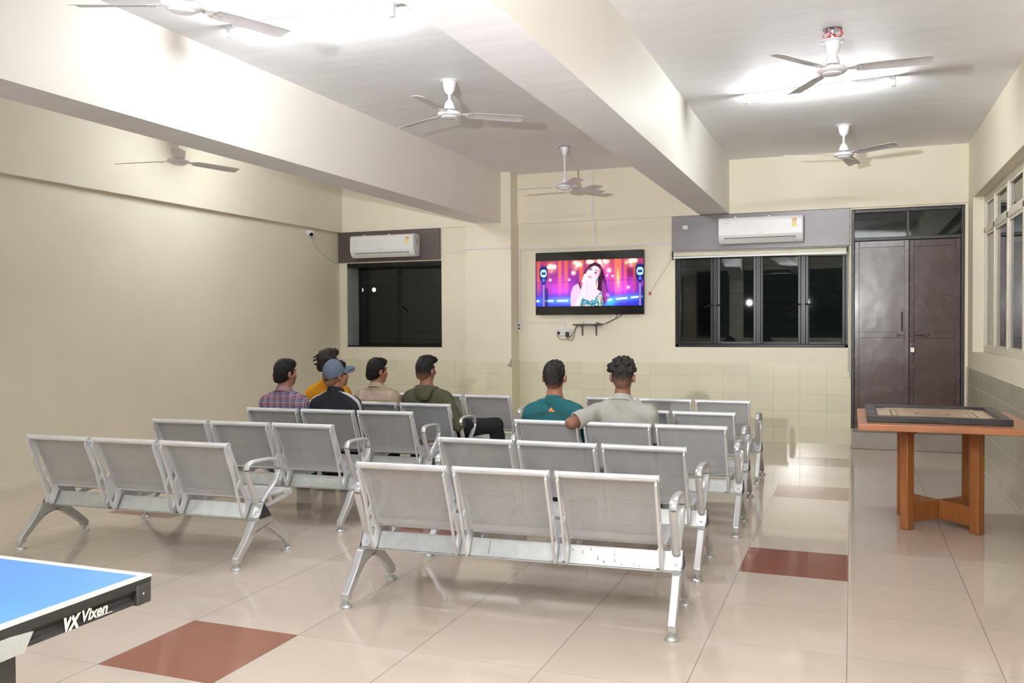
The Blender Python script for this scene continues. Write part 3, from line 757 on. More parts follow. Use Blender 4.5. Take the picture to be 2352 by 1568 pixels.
tube_light('glowing white tube light of the left ceiling bay, hidden behind the left beam', (-6.45, 7.8, 3.42), (-5.25, 7.85, 3.42))
for x, y in ((-5.8, 1.0), (-3.2, -1.6), (-.3, .2)):
    tube_light('glowing white tube light on the ceiling behind the camera', (x - .6, y, 3.42), (x + .6, y, 3.42))
w = MB(); rnd = random.Random(5)
for i in range(4):
    pts = [(0, 0, 0)]
    for k in range(5): pts.append((rnd.uniform(-.06, .08), rnd.uniform(-.03, .03), -.02 - .025 * k * rnd.random() - .01 * k))
    w.tube(bez(pts, 4), .0022, 6)
tag(w.build('loose_wires', 'copper_wire', None, (-3.23, 4.86, ZC - .005)), 'tangle of loose white wires hanging from the ceiling by the tube', 'wires')
b = MB(); b.lathe([(0, -.010), (.038, -.010), (.044, -.014), (.058, -.011), (.062, 0)], n=20)
tag(b.build('junction_box', ['tt_grey'], None, (-2.66, 5.02, ZC)), 'round open junction box in the ceiling at the tube end', 'junction box')
b = MB(); 
for s in (-1, 1): b.box((s * .035 - .022, -.03, -.012), (s * .035 + .022, .03, 0))
tag(b.build('ceiling_plate', 'white_warm', None, (-2.36, 7.35, ZC), bevel=.003), 'small white plate on the ceiling beside the middle beam', 'plate')
M['sticker_green'] = simple('green_sticker', (.30, .50, .05), .5)
M['lamp_glow'] = emit('flood_lamp_glow', (.86, 1., .55), 30.); M['lamp_glow'].cycles.emission_sampling = 'NONE'
# ------------------------------------------------------------------ air conditioners
def ac(label, xc, zc, wd, label_kind):
    t = thing('air_conditioner', label, 'air conditioner', (xc, YL - .0455, zc), 0, 'white split air conditioners'); h = .32; hw = wd / 2
    prof = [(0, -h / 2 + .02), (0, h / 2), (-.15, h / 2), (-.185, h / 2 - .012), (-.198, h / 2 - .04), (-.200, -.055), (-.197, -.075), (-.165, -.125), (-.125, -h / 2 + .004), (-.10, -h / 2)]
    MB().prism(prof, lambda u, v, w: (w, u, v), (-hw, hw)).build('casing', 'white', t, bevel=.012, seg=3)
    MB().prism([(-.2015, h / 2 - .045), (-.2015, -.060), (-.2065, -.060), (-.2065, h / 2 - .045)], lambda u, v, w: (w, u, v), (-hw + .006, hw - .012)).build('front_panel', 'white', t, bevel=.002)
    v = MB(); v.prism([(-.189, -.090), (-.133, -.148), (-.136, -.151), (-.193, -.092)], lambda u, v, w: (w, u, v), (-hw + .07, hw - .085)); s = v.build('air_slot', 'grey_slot', t, smooth=0)
    f = MB(); f.prism([(-.190, -.098), (-.140, -.148), (-.144, -.153), (-.196, -.102)], lambda u, v, w: (w, u, v), (-hw + .075, hw - .09)); f.build('louvre', 'white_warm', s, smooth=0)
    for x in (-.3 * wd, .1 * wd): MB().box((x - .012, -.155, h / 2 - .002), (x + .012, -.135, h / 2 + .010)).build('hook', 'white', t)
    st = MB(); cx, cz = hw - .10, h / 2 - .07; y = -.2068
    def fanpoly(r0, r1, a0, a1, n=8): return [(cx + r1 * math.cos(R(a0 + (a1 - a0) * i / n)), y, cz + r1 * math.sin(R(a0 + (a1 - a0) * i / n))) for i in range(n + 1)] + [(cx + r0 * math.cos(R(a1 + (a0 - a1) * i / n)), y, cz + r0 * math.sin(R(a1 + (a0 - a1) * i / n))) for i in range(n + 1)]
    seq = ((10, 50, 0), (50, 90, 1), (90, 130, 2), (130, 170, 1))
    for a0, a1, mi in seq:
        st.cur = mi; q = fanpoly(.010, .030, a0, a1); st.add(q, [tuple(range(len(q)))])
    st.cur = 2; st.add([(cx - .027, y, cz - .012), (cx + .027, y, cz - .012), (cx + .027, y, cz - .075), (cx - .027, y, cz - .075)], [(0, 1, 2, 3)])
    st.cur = 1; st.add([(cx - .027, y - .0002, cz - .004), (cx + .027, y - .0002, cz - .004), (cx + .022, y - .0002, cz - .012), (cx - .022, y - .0002, cz - .012)], [(0, 1, 2, 3)])
    st.build('energy_label', ['sticker_red', 'sticker_or', 'sticker_yel'], t, smooth=0, fixn=False)
    p = MB(); p.box((-hw + .05, -.2069, h / 2 - .075), (-hw + .13, -.2064, h / 2 - .069)); p.box((-.045, -.2069, -.040), (.045, -.2064, -.034)); p.build('faint_print', 'tt_grey', t, smooth=0)
    if label_kind: MB().box((hw - .0005, -.10, .03), (hw + .0008, -.075, .09)).build('side_sticker', 'sticker_blue', t, smooth=0)
ac('white split air conditioner on the brown board above the left back window', -6.215, 2.575, 1.02, True)
ac('white split air conditioner on the grey board above the right back window', -1.035, 2.585, .985, False)
o = MB().box((-.032, -.001, -.024), (.032, .001, .024)).build('white_sticker', 'white_warm', None, (-1.965, YL - .0465, 2.668), smooth=0); tag(o, 'small white sticker on the grey board left of the air conditioner', 'sticker')

# ------------------------------------------------------------------ television with its picture painted into vertex colours
def screen_picture(W, H):
    px = 370 + (np.arange(W) + .5) / W * 1110; py = 505 + (np.arange(H) + .5) / H * 490
    X, Y = np.meshgrid(px, py); A = np.zeros((H, W, 3)); rs = np.random.RandomState(2)
    def sm(d, w): return np.clip(.5 - d / w, 0, 1)[..., None]
    def over(mask, c): A[:] = A * (1 - mask) + np.array(c) * mask
    def add(mask, c): A[:] = A + np.array(c) * mask
    def ell(cx, cy, rx, ry, soft=.25, rot=0.):
        a = math.radians(rot); dx, dy = X - cx, Y - cy; u = dx * math.cos(a) + dy * math.sin(a); v = -dx * math.sin(a) + dy * math.cos(a)
        return sm(np.sqrt((u / rx) ** 2 + (v / ry) ** 2) - 1, soft)
    def blob(cx, cy, r): return np.exp(-((X - cx) ** 2 + (Y - cy) ** 2) / (r * r))[..., None]
    def poly(pts, soft=6):
        ins = np.zeros(X.shape, bool); D = np.full(X.shape, 1e9); n = len(pts)
        for i in range(n):
            (x0, y0), (x1, y1) = pts[i], pts[(i + 1) % n]
            c = ((y0 > Y) != (y1 > Y)) & (X < (x1 - x0) * (Y - y0) / (y1 - y0 + 1e-9) + x0); ins ^= c
            t = np.clip(((X - x0) * (x1 - x0) + (Y - y0) * (y1 - y0)) / ((x1 - x0) ** 2 + (y1 - y0) ** 2 + 1e-9), 0, 1); D = np.minimum(D, np.hypot(X - x0 - t * (x1 - x0), Y - y0 - t * (y1 - y0)))
        return sm(np.where(ins, -D, D), soft)
    tt = ((Y - 505) / 490)[..., None]
    A[:] = np.where(tt < .55, np.array([.36, .03, .10]) * (1 - tt / .55) + np.array([.22, .03, .42]) * tt / .55, np.array([.22, .03, .42]) * (1 - (tt - .55) / .45) + np.array([.03, .03, .62]) * (tt - .55) / .45)
    A *= (.75 + .5 * np.interp(X, np.linspace(370, 1480, 60), rs.rand(60)))[..., None]
    for cx, w, b in ((395, 16, .7), (500, 8, .4), (625, 14, 1.), (690, 16, .8), (850, 20, .8), (1160, 10, .4), (1225, 34, 1.2), (1300, 12, .7), (1390, 14, .5)):
        m = sm(np.abs(X - cx) - w, 22) * np.clip(1.25 - np.abs(tt - .25) * 1.7, 0, 1); over(m * .85, (b * .95, b * .16, b * .05))
    add(sm(np.abs(X - 1228) - 12, 16) * np.clip(1 - np.abs(tt - .42) * 4, 0, 1), (.8, .5, .05))
    over(sm(np.abs(X - 1350) - 28, 14) * sm(np.abs(Y - 650) - 50, 20) * .8, (.16, .01, .03)); over(sm(np.abs(X - 565) - 26, 30) * sm(np.abs(Y - 640) - 110, 60) * .7, (.22, .01, .18))
    add(blob(620, 830, 130) * .6, (.8, .05, .45)); add(blob(1260, 820, 120) * .6, (.8, .05, .5)); add(blob(1080, 640, 130) * .35, (.9, .1, .3))
    over(sm(np.abs(Y - 735 + (X - 900) * .02) - 4, 8) * .5, (.12, .02, .35))
    for cx, cy, s in ((540, 572, 1), (800, 548, 1.1), (960, 525, .8), (1080, 530, 1.1), (1365, 528, 1.2)):
        for k in range(9): 
            dx, dy = rs.uniform(-46, 46) * s, rs.uniform(-18, 18) * s; add(blob(cx + dx, cy + dy, 11 + 5 * rs.rand()) * .9, (1.3, .95, .55))
        add(blob(cx, cy + 5, 48) * .5, (1., .45, .15)); add(blob(cx - 8, cy + 45, 18) * .5, (1., .4, .2))
    for cx, cy, r in ((768, 640, 18), (1135, 622, 19), (722, 712, 10), (915, 530, 12), (1118, 675, 9), (1172, 682, 9), (1330, 805, 13), (520, 710, 12)): add(blob(cx, cy, r), (1.6, 1., .7))
    over(sm(860 - Y, 60) * .75, (.03, .04, .60))
    yb = 935 - np.clip((X - 1100) * .09, 0, 40) * (X > 1000); d = np.abs(Y - yb)
    add(np.exp(-(d / 34) ** 2)[..., None] * np.clip(1.1 - np.abs(X - 925) / 640, .25, 1)[..., None], (.02, .42, 1.0)); over(sm(d - 9, 8) * (np.sin(X * .041) > -.72)[..., None], (.75, 1.1, 1.3))
    add(np.exp(-((X - 1140) / 55) ** 2)[..., None] * np.exp(-((Y - 965) / 40) ** 2)[..., None], (.0, .35, .9))
    for cx in (450, 1448):
        over(poly([(cx - 44, 590), (cx - 25, 560), (cx + 25, 560), (cx + 44, 590), (cx + 42, 690), (cx + 12, 755), (cx + 14, 1000), (cx - 14, 1000), (cx - 12, 755), (cx - 42, 690)]), (.012, .015, .14))
        over(sm(np.abs(X - cx - 30) - 18, 8) * sm(800 - Y, 12) * .8, (.01, .01, .12)); over(sm(np.abs(X - cx) - 9, 5) * sm(760 - Y, 12), (.30, .22, .62))
        for k, (ox, oy) in enumerate(((-9, 0), (9, 0))):
            rr = np.hypot(X - cx - ox, (Y - 638) * .60); over(sm(np.abs(rr - 19) - 6, 4) * sm((np.abs(Y - 638) - 26) * -1 if 0 else -(X - cx) * ox * .12 + 1 - 14 * (np.abs(Y - 638) > 12), 3), (.42, .78, 1.1))
        over(ell(cx, 712, 15, 20), (.08, .16, .75))
    hair = (.045, .010, .030)
    over(poly([(905, 600), (930, 560), (985, 530), (1045, 555), (1075, 620), (1100, 720), (1118, 830), (1110, 930), (1085, 990), (1070, 900), (1040, 840), (1010, 760), (1000, 640), (960, 580), (915, 640), (880, 720), (868, 660)], 10), hair)
    over(ell(1062, 800, 52, 165, .3, -12), hair); over(ell(1092, 850, 26, 120, .5, -8) * .7, (.40, .06, .42)); add(blob(1122, 880, 16) * .7, (.9, .3, .9))
    skin = (1.10, .62, .80)
    over(poly([(905, 740), (1000, 720), (1010, 820), (1060, 850), (1060, 940), (850, 940), (830, 880), (905, 820)], 14), skin)
    over(ell(965, 655, 66, 96, .12, 24), (1.12, .68, .76)); over(ell(1015, 655, 26, 60, .5, 24) * .55, (.9, .42, .55)); over(poly([(900, 640), (935, 560), (990, 545), (1035, 590), (985, 570), (945, 590)], 12), hair)
    over(poly([(740, 1000), (738, 860), (765, 785), (815, 755), (845, 800), (835, 900), (800, 1000)], 14), (1.05, .50, .78))
    over(poly([(770, 1000), (838, 860), (870, 725), (905, 715), (908, 790), (870, 920), (835, 1000)], 12), (.80, .66, 1.1)); over(poly([(852, 735), (880, 655), (900, 650), (905, 700), (910, 745), (880, 765)], 8), (1.1, .68, .85))
    over(poly([(900, 720), (915, 760), (880, 900), (840, 1000), (862, 1000), (905, 890)], 14) * .6, (.25, .62, 1.1))
    over(ell(945, 607, 15, 8, .3, 24), (.10, .04, .12)); over(ell(1000, 645, 16, 8, .3, 24), (.10, .04, .12)); over(ell(948, 590, 24, 4, .5, 28), (.14, .05, .09)); over(ell(1010, 622, 24, 4, .5, 30), (.14, .05, .09))
    over(ell(940, 688, 24, 9, .35, 24), (.78, .20, .30)); over(ell(962, 655, 7, 12, .6, 20) * .5, (.85, .5, .62))
    over(poly([(872, 895), (905, 925), (935, 945), (985, 915), (1030, 870), (1048, 845), (1062, 870), (1080, 1000), (835, 1000), (850, 930)], 6), (.035, .22, .32))
    for k in range(90):
        cx, cy = rs.uniform(848, 1078), rs.uniform(880, 1000); m = poly([(872, 895), (935, 945), (1030, 870), (1062, 870), (1080, 1000), (835, 1000)], 4); over(ell(cx, cy, 6 + 4 * rs.rand(), 5 + 3 * rs.rand(), .5) * m, [(.75, .85, .55), (.15, .55, .65), (.7, .2, .12), (.9, .95, .95)][k % 4])
    over(sm(np.hypot((X - 1005) / 16, (Y - 760) / 62) - 1, .3) * sm(-(np.hypot((X - 1002) / 10, (Y - 752) / 48) - 1), .3), (.95, .75, .45)); over(ell(1013, 718, 11, 13), (.10, .35, .75))
    over(poly([(818, 745), (835, 745), (848, 800), (838, 815)], 4), hair)
    return np.clip(A, 0, 1.6)
def tv():
    x0, x1, z0, z1, y = -3.955, -2.485, 1.580, 2.408, 11.165
    t = thing('television', 'large wall television showing a long-haired woman in a music video', 'television', ((x0 + x1) / 2, YL, (z0 + z1) / 2)); hw = (x1 - x0) / 2; hh = (z1 - z0) / 2; yf = y - YL
    MB().box((-hw, yf, -hh), (hw, yf + .035, hh)).build('casing', 'tv_black', t, bevel=.004)
    MB().box((-.30, yf + .036, -.22), (.30, -.001, .22)).build('wall_mount', 'black', t)
    W, H = 300, 132; col = screen_picture(W, H); m = MB(); a, b2 = -hw + .010, hw - .008; c0, c1 = hh * (1 - 2 * .865) , hh * (1 - 2 * .135)
    xs = np.linspace(a, b2, W + 1); zs = np.linspace(c1, c0, H + 1); XX, ZZ = np.meshgrid(xs, zs)
    vs = np.stack([XX, np.full(XX.shape, yf - .0012), ZZ], -1).reshape(-1, 3)
    idx = np.arange((W + 1) * (H + 1)).reshape(H + 1, W + 1); fs = np.stack([idx[:-1, :-1], idx[1:, :-1], idx[1:, 1:], idx[:-1, 1:]], -1).reshape(-1, 4)
    me = bpy.data.meshes.new('screen'); me.from_pydata(vs.tolist(), [], fs.tolist())
    at = me.attributes.new('picture', 'FLOAT_COLOR', 'CORNER'); c4 = np.ones((H * W, 4, 4), np.float32); c4[:, :, :3] = col.reshape(-1, 1, 3); at.data.foreach_set('color', c4.ravel())
    nt = NT('screen_glow'); an = nt.n('ShaderNodeAttribute', attribute_name='picture'); e = nt.n('ShaderNodeEmission'); nt.l(an.outputs['Color'], e.inputs[0]); e.inputs[1].default_value = TV_GLOW
    gl = nt.n('ShaderNodeBsdfGlossy'); gl.inputs[0].default_value = (.03, .03, .03, 1); gl.inputs['Roughness'].default_value = .08; ad = nt.n('ShaderNodeAddShader'); nt.l(e.outputs[0], ad.inputs[0]); nt.l(gl.outputs[0], ad.inputs[1]); nt.l(ad.outputs[0], nt.out.inputs[0])
    nt.m.cycles.emission_sampling = 'NONE'      # its many small faces are found by the paths themselves
    me.materials.append(nt.m); o = bpy.data.objects.new('screen', me); COL.objects.link(o); o.parent = t
TV_GLOW = .70
M['tv_black'] = simple('glossy_black_bezel', (.012, .012, .013), .12, 0, .5, .02)
tv()

# ------------------------------------------------------------------ wiring, shelf, sockets, blind
def cbox(name, label, cat, a, b, mat='conduit', group=None, bevel=0.):
    c = [(a[i] + b[i]) / 2 for i in range(3)]; o = MB().box([a[i] - c[i] for i in range(3)], [b[i] - c[i] for i in range(3)]).build(name, mat, None, c, bevel=bevel, smooth=0); return tag(o, label, cat, group)
G = 'white cable conduits on the back wall'; y0, y1 = YL - .014, YL
cbox('conduit', 'white cable conduit running from the left board to the column', 'conduit', (-5.397, y0, 2.458), (-4.905, y1, 2.480), group=G)
cbox('conduit', 'white cable conduit crossing the front of the column', 'conduit', (-4.89, 10.955, 2.470), (-4.232, 10.969, 2.494), group=G)
cbox('conduit', 'long white cable conduit above the television', 'conduit', (-4.231, y0, 2.463), (-2.14, y1, 2.485), group=G)
cbox('conduit', 'vertical white cable conduit on the upper wall, reaching the ceiling', 'conduit', (-3.195, YB - .014, 2.82), (-3.170, YB, ZC - .001), group=G)
cbox('conduit', 'short vertical white cable conduit from upper wall ledge to long conduit', 'conduit', (-3.165, y0, 2.487), (-3.142, y1, 2.813), group=G)
cbox('conduit', 'vertical white cable conduit down the wall beside the column', 'conduit', (-4.215, y0, 1.50), (-4.195, y1, 2.46), group=G)
cbox('conduit', 'white cable conduit running from switch box towards the sockets', 'conduit', (-4.18, y0, 1.468), (-3.592, y1, 1.488), group=G)
cbox('conduit', 'short white cable conduit dropping into the double socket', 'conduit', (-3.59, y0, 1.388), (-3.567, y1, 1.488), group=G)
t = thing('switch_box', 'narrow white switch box on the wall beside the column', 'switch', (-4.215, YL, 1.425)); MB().box((-.025, -.04, -.055), (.025, 0, .055)).build('casing', 'white', t, bevel=.004)
for z in (-.022, .022): MB().box((-.012, -.046, z - .012), (.012, -.0405, z + .012)).build('rocker', 'black', t)
t = thing('socket_plate', 'white double socket plate below the television', 'socket', (-3.588, YL, 1.345)); MB().box((-.108, -.03, -.042), (.108, 0, .042)).build('plate', 'white', t, bevel=.004)
s = MB()
for x in (-.066, .066):
    for dx, dz in ((-.01, -.006), (.01, -.006), (0, .012)): s.lathe([(.004, 0), (.004, .001)], (x + dx, -.03, dz + .012), 8, (0, -1, 0))
s.build('socket_holes', 'black', t)
for x in (-.022, .022): MB().box((x - .012, -.034, -.014), (x + .012, -.0305, .014)).build('rocker', 'white_warm', t)
t = thing('power_plug', 'black round power plug with cable in the left socket', 'plug', (-3.654, YL - .032, 1.338)); MB().lathe([(.021, 0), (.021, .012), (.014, .022), (.009, .04)], (0, 0, 0), 14, (0, -1, 0)).build('plug_body', 'black', t)
MB().tube(bez([(0, -.035, -.004), (.004, -.04, -.05), (.045, -.03, -.085), (.12, -.02, -.082), (.19, -.02, -.03), (.245, -.04, .065), (.275, -.06, .105)], 6), .0035, 6).build('cable', 'cable', t)
t = thing('power_adapter', 'black box power adapter with cable in the right socket', 'adapter', (-3.527, YL - .032, 1.318)); MB().box((-.022, -.04, -.034), (.022, 0, .034)).build('adapter_body', 'black', t, bevel=.005)
MB().tube(bez([(0, -.02, -.034), (.006, -.025, -.062), (.05, -.02, -.078), (.085, -.02, -.05), (.11, -.03, .04), (.15, -.06, .105), (.185, -.08, .132)], 6), .0035, 6).build('cable', 'cable', t)
t = thing('wall_shelf', 'small dark brown wall shelf under the television', 'shelf', (-3.235, YL, 1.448)); MB().box((-.183, -.16, -.010), (.183, 0, .010)).build('board', 'brown_panel', t, bevel=.002)
for x in (-.095, .095):
    k = MB(); k.box((x - .010, -.012, -.145), (x + .010, -.0005, -.0105)); k.box((x - .010, -.14, -.016), (x + .010, -.012, -.0105)); k.build('bracket', 'brown_panel', t, smooth=0)
t = thing('set_top_box', 'white set-top box with green label on the wall shelf', 'set-top box', (-3.215, YL - .085, 1.4585)); MB().box((-.105, -.06, 0), (.105, .06, .028)).build('casing', 'white_warm', t, bevel=.004)
MB().box((-.105 + .03, -.0612, .005), (-.045, -.0602, .024)).build('front_label', 'sticker_green', t, smooth=0) if 'sticker_green' in M else None
k = MB(); k.tube(bez([(.105, 0, .010), (.16, -.01, -.006), (.22, -.01, .004), (.30, 0, .045), (.38, .01, .075), (.42, .02, .11), (.455, .045, .137)], 6), .004, 6); k.tube(bez([(.105, .02, .012), (.18, .0, -.002), (.25, .0, .012), (.33, .02, .055), (.36, .03, .10), (.385, .045, .137)], 6), .0035, 6); k.build('cable', 'cable', t)
t = thing('roller_blind', 'rolled-up cream roller blind along the top of the right back window', 'blind', (-1.09, YL - .05, 2.315))
k = MB(); n = 6
k.tube([(-1.02, 0, .012), (1.03, 0, -.012)], [.030, .047], 16); k.build('cloth_roll', 'blind', t)
MB().box((-1.02, -.045, -.040), (1.03, -.030, -.020)).build('bottom_bar', 'white', t, bevel=.003)
for x in (-1.035, 1.045): MB().box((x - .006, -.03, -.05), (x + .006, .048, .05)).build('bracket', 'steel_frame', t)
MB().tube([(-1.03, -.03, -.02), (-1.18, -.015, -.24), (-1.345, .04, -.478)], .0025, 6).build('pull_cord', 'cord', t)
k = MB(); k.tube([(1.052, -.03, -.02), (1.062, -.01, -.7), (1.066, .0, -1.45)], .003, 6); k.tube([(1.036, -.03, -.02), (1.046, -.01, -.7), (1.050, .0, -1.45)], .003, 6); k.build('pull_cord', 'cord', t)
MB().lathe([(.006, 0), (.012, .015), (.012, .045), (.004, .06)], (1.06, -.005, -1.50), 10).build('tassel', 'white', t)
o = MB().box((-.016, -.006, -.020), (.016, .004, .022)).build('red_tag', 'tag_red', None, (-2.425, YL - .012, 1.845), bevel=.003); tag(o, 'small red tag at the end of the blind cord by the television', 'tag')
# security camera on the ledge of the left wall
t = thing('security_camera', 'white dome security camera under the ledge of the left wall', 'camera', (XLL, 10.45, 2.745)); t.rotation_euler = (0, 0, 0)
MB().lathe([(.045, 0), (.045, .02), (.034, .05)], (0, 0, 0), 18, (1, 0, 0)).build('base', 'white', t)
hd = MB(); ax = Vector((.55, -.55, -.6)).normalized(); hd.lathe([(.0, -.045), (.03, -.04), (.045, -.015), (.047, .015), (.043, .030), (.030, .036)], (.062, -.02, -.012), 20, ax); hd = hd.build('camera_head', 'white', t)
MB().lathe([(.029, .0362), (.026, .040), (.0, .043)], (.062, -.02, -.012), 18, ax).build('lens', 'tv_black', hd)
MB().tube(bez([(.006, .04, -.01), (.006, .12, -.10), (.006, .22, -.22), (.006, .42, -.30), (.006, .60, -.36), (.01, .75, -.385)], 6), .0035, 6).build('cable', 'cord', t)
# chipped plaster on the column corner
b = MB(); b.prism([(0, 0), (-.075, .02), (-.03, .055), (-.02, .10), (0, .12)], lambda u, v, w: (u, w, v), (-.0012, 0)); tag(b.build('plaster_chip', 'stone', None, (-4.2205, 10.958, .885), smooth=0), 'small grey chip in the tiled column corner', 'chip')

# ------------------------------------------------------------------ night outside: two lamps over a tree, the lot beyond the wall
t = thing('outside_lamp', 'pair of glowing lamps in the dark outside the left window', 'lamp', (-24.62, 42, 0)); MB().tube([(0, 0.1, -3), (0, .1, 3.4)], .05, 8).build('post', 'steel_frame', t)
for x, r in ((-.35, .13), (.45, .11)):
    MB().box((x - .16, .02, 3.28), (x + .16, .12, 3.52)).build('lamp_housing', 'steel_frame', t); MB().lathe([(.0, .001), (r, .0)], (x, .018, 3.4), 16, (0, -1, 0)).build('lamp_lens', 'lamp_glow', t)
# ------------------------------------------------------------------ people: smooth implicit bodies turned into one mesh by surface nets
class Field:
    def __init__(self, lo, hi, h):
        self.lo = np.array(lo, float); self.h = h; self.n = np.ceil((np.array(hi) - self.lo) / h).astype(int) + 1
        self.ax = [self.lo[i] + h * np.arange(self.n[i]) for i in range(3)]; self.f = np.full(self.n, 1., np.float32)
    def sub(self, lo, hi):
        s = []
        for i in range(3):
            a = max(0, int((lo[i] - self.lo[i]) / self.h)); b = min(self.n[i], int((hi[i] - self.lo[i]) / self.h) + 2)
            if b <= a: return None
            s.append(slice(a, b))
        return tuple(s)
    def pts(self, s): return np.meshgrid(*[self.ax[i][s[i]] for i in range(3)], indexing='ij')
    def put(self, fn, lo, hi, k=.0, op='add'):
        m = .06 + k; s = self.sub([v - m for v in lo], [v + m for v in hi])
        if s is None: return self
        d = fn(*self.pts(s)).astype(np.float32); f = self.f[s]
        if op == 'add':
            if k > 0: hh = np.clip(.5 + .5 * (f - d) / k, 0, 1); self.f[s] = f * (1 - hh) + d * hh - k * hh * (1 - hh)
            else: self.f[s] = np.minimum(f, d)
        else:
            d = -d
            if k > 0: hh = np.clip(.5 - .5 * (f - d) / k, 0, 1); self.f[s] = f * (1 - hh) + d * hh + k * hh * (1 - hh)
            else: self.f[s] = np.maximum(f, d)
        return self
    def cap(self, a, b, ra, rb, k=.02, op='add', flat=None):
        a = np.array(a, float); b = np.array(b, float); ab = b - a; L2 = float(ab @ ab) + 1e-12; r = max(ra, rb)
        def fn(x, y, z):
            px, py, pz = x - a[0], y - a[1], z - a[2]; t = np.clip((px * ab[0] + py * ab[1] + pz * ab[2]) / L2, 0, 1)
            return np.sqrt((px - t * ab[0]) ** 2 + (py - t * ab[1]) ** 2 + (pz - t * ab[2]) ** 2) - (ra + (rb - ra) * t)
        return self.put(fn, np.minimum(a, b) - r, np.maximum(a, b) + r, k, op)
    def ell(self, c, r, k=.02, op='add', rot=None):
        c = np.array(c, float); r = np.array(r, float); Q = np.array(rot.to_3x3()) if rot is not None else np.eye(3); m = float(r.max())
        def fn(x, y, z):
            P = [x - c[0], y - c[1], z - c[2]]; u = [Q[0, i] * P[0] + Q[1, i] * P[1] + Q[2, i] * P[2] for i in range(3)]
            k0 = np.sqrt(sum((u[i] / r[i]) ** 2 for i in range(3))); k1 = np.sqrt(sum((u[i] / r[i] ** 2) ** 2 for i in range(3))) + 1e-9
            return k0 * (k0 - 1) / k1
        return self.put(fn, c - m, c + m, k, op)
    def half(self, p, n, k=.0):
        """keep only the side the normal n points away from"""
        p = np.array(p, float); n = np.array(n, float); n /= np.linalg.norm(n)
        X, Y, Z = np.meshgrid(*self.ax, indexing='ij'); d = ((X - p[0]) * n[0] + (Y - p[1]) * n[1] + (Z - p[2]) * n[2]).astype(np.float32); self.f = np.maximum(self.f, d); return self
    def ripple(self, amp, freq, seed=1, n=5):
        rs = np.random.RandomState(seed); X, Y, Z = np.meshgrid(*self.ax, indexing='ij'); g = np.zeros(self.f.shape, np.float32)
        for _ in range(n):
            d = rs.normal(size=3); d /= np.linalg.norm(d); fr = freq * rs.uniform(.6, 1.5); g += np.sin((X * d[0] + Y * d[1] + Z * d[2]) * fr + rs.uniform(0, 6.28)).astype(np.float32)
        self.f += amp * g / math.sqrt(n) ; return self
    def mesh(self):
        f = self.f; ins = f < 0; n = np.array(f.shape); c = [(i, j, k) for i in (0, 1) for j in (0, 1) for k in (0, 1)]
        sl = lambda o: tuple(slice(o[i], n[i] - 1 + o[i]) for i in range(3))
        cnt = sum(ins[sl(o)].astype(np.int8) for o in c); act = (cnt > 0) & (cnt < 8); I = np.argwhere(act); idx = np.full(n - 1, -1, np.int64); idx[act] = np.arange(len(I))
        val = {o: f[sl(o)][act] for o in c}; acc = np.zeros((len(I), 3)); w = np.zeros(len(I))
        for a in c:
            for ax in range(3):
                if a[ax] == 0:
                    b = list(a); b[ax] = 1; b = tuple(b); va, vb = val[a], val[b]; cr = (va < 0) != (vb < 0); t = np.where(cr, va / np.where(cr, va - vb, 1), 0)
                    p = np.array(a, float)[None].repeat(len(I), 0); p[:, ax] += t; acc += np.where(cr[:, None], p, 0); w += cr
        V = self.lo + self.h * (I + acc / w[:, None]); F = []
        for ax in range(3):
            u, v = [i for i in range(3) if i != ax]
            s0 = [slice(1, n[i] - 1) for i in range(3)]; s1 = list(s0); s0[ax] = slice(0, n[ax] - 1); s1[ax] = slice(1, n[ax])
            a, b = ins[tuple(s0)], ins[tuple(s1)]; E = np.argwhere(a != b); 
            if not len(E): continue
            G = E.copy(); G[:, u] += 1; G[:, v] += 1
            def at(du, dv): q = G.copy(); q[:, u] -= du; q[:, v] -= dv; return idx[q[:, 0], q[:, 1], q[:, 2]]
            q = np.stack([at(1, 1), at(0, 1), at(0, 0), at(1, 0)], 1); fl = a[tuple(E.T)]
            if ax == 1: fl = ~fl
            q[~fl] = q[~fl][:, ::-1]; F.append(q)
        return V, np.concatenate(F)
    def grad(self, p, e=.004): return np.array([(self.at(p + d) - self.at(p - d)) / (2 * e) for d in np.eye(3) * e])
    def at(self, p):
        g = (np.array(p) - self.lo) / self.h; i = np.clip(np.floor(g).astype(int), 0, self.n - 2); t = g - i; r = 0.
        for o in ((a, b, c) for a in (0, 1) for b in (0, 1) for c in (0, 1)): r += float(self.f[tuple(i + o)]) * np.prod([t[k] if o[k] else 1 - t[k] for k in range(3)])
        return r
    def project(self, p, off=.0, it=6):
        p = np.array(p, float)
        for _ in range(it): g = self.grad(p); p = p - g * (self.at(p) - 0) / (g @ g + 1e-9)
        g = self.grad(p); return p + g / (np.linalg.norm(g) + 1e-9) * off
    def build(self, name, mat, parent):
        V, F = self.mesh(); me = bpy.data.meshes.new(name); me.from_pydata(V.tolist(), [], F.tolist()); me.materials.append(mat)
        me.polygons.foreach_set('use_smooth', [True] * len(me.polygons)); me.update(); o = bpy.data.objects.new(name, me); COL.objects.link(o); o.parent = parent; return o

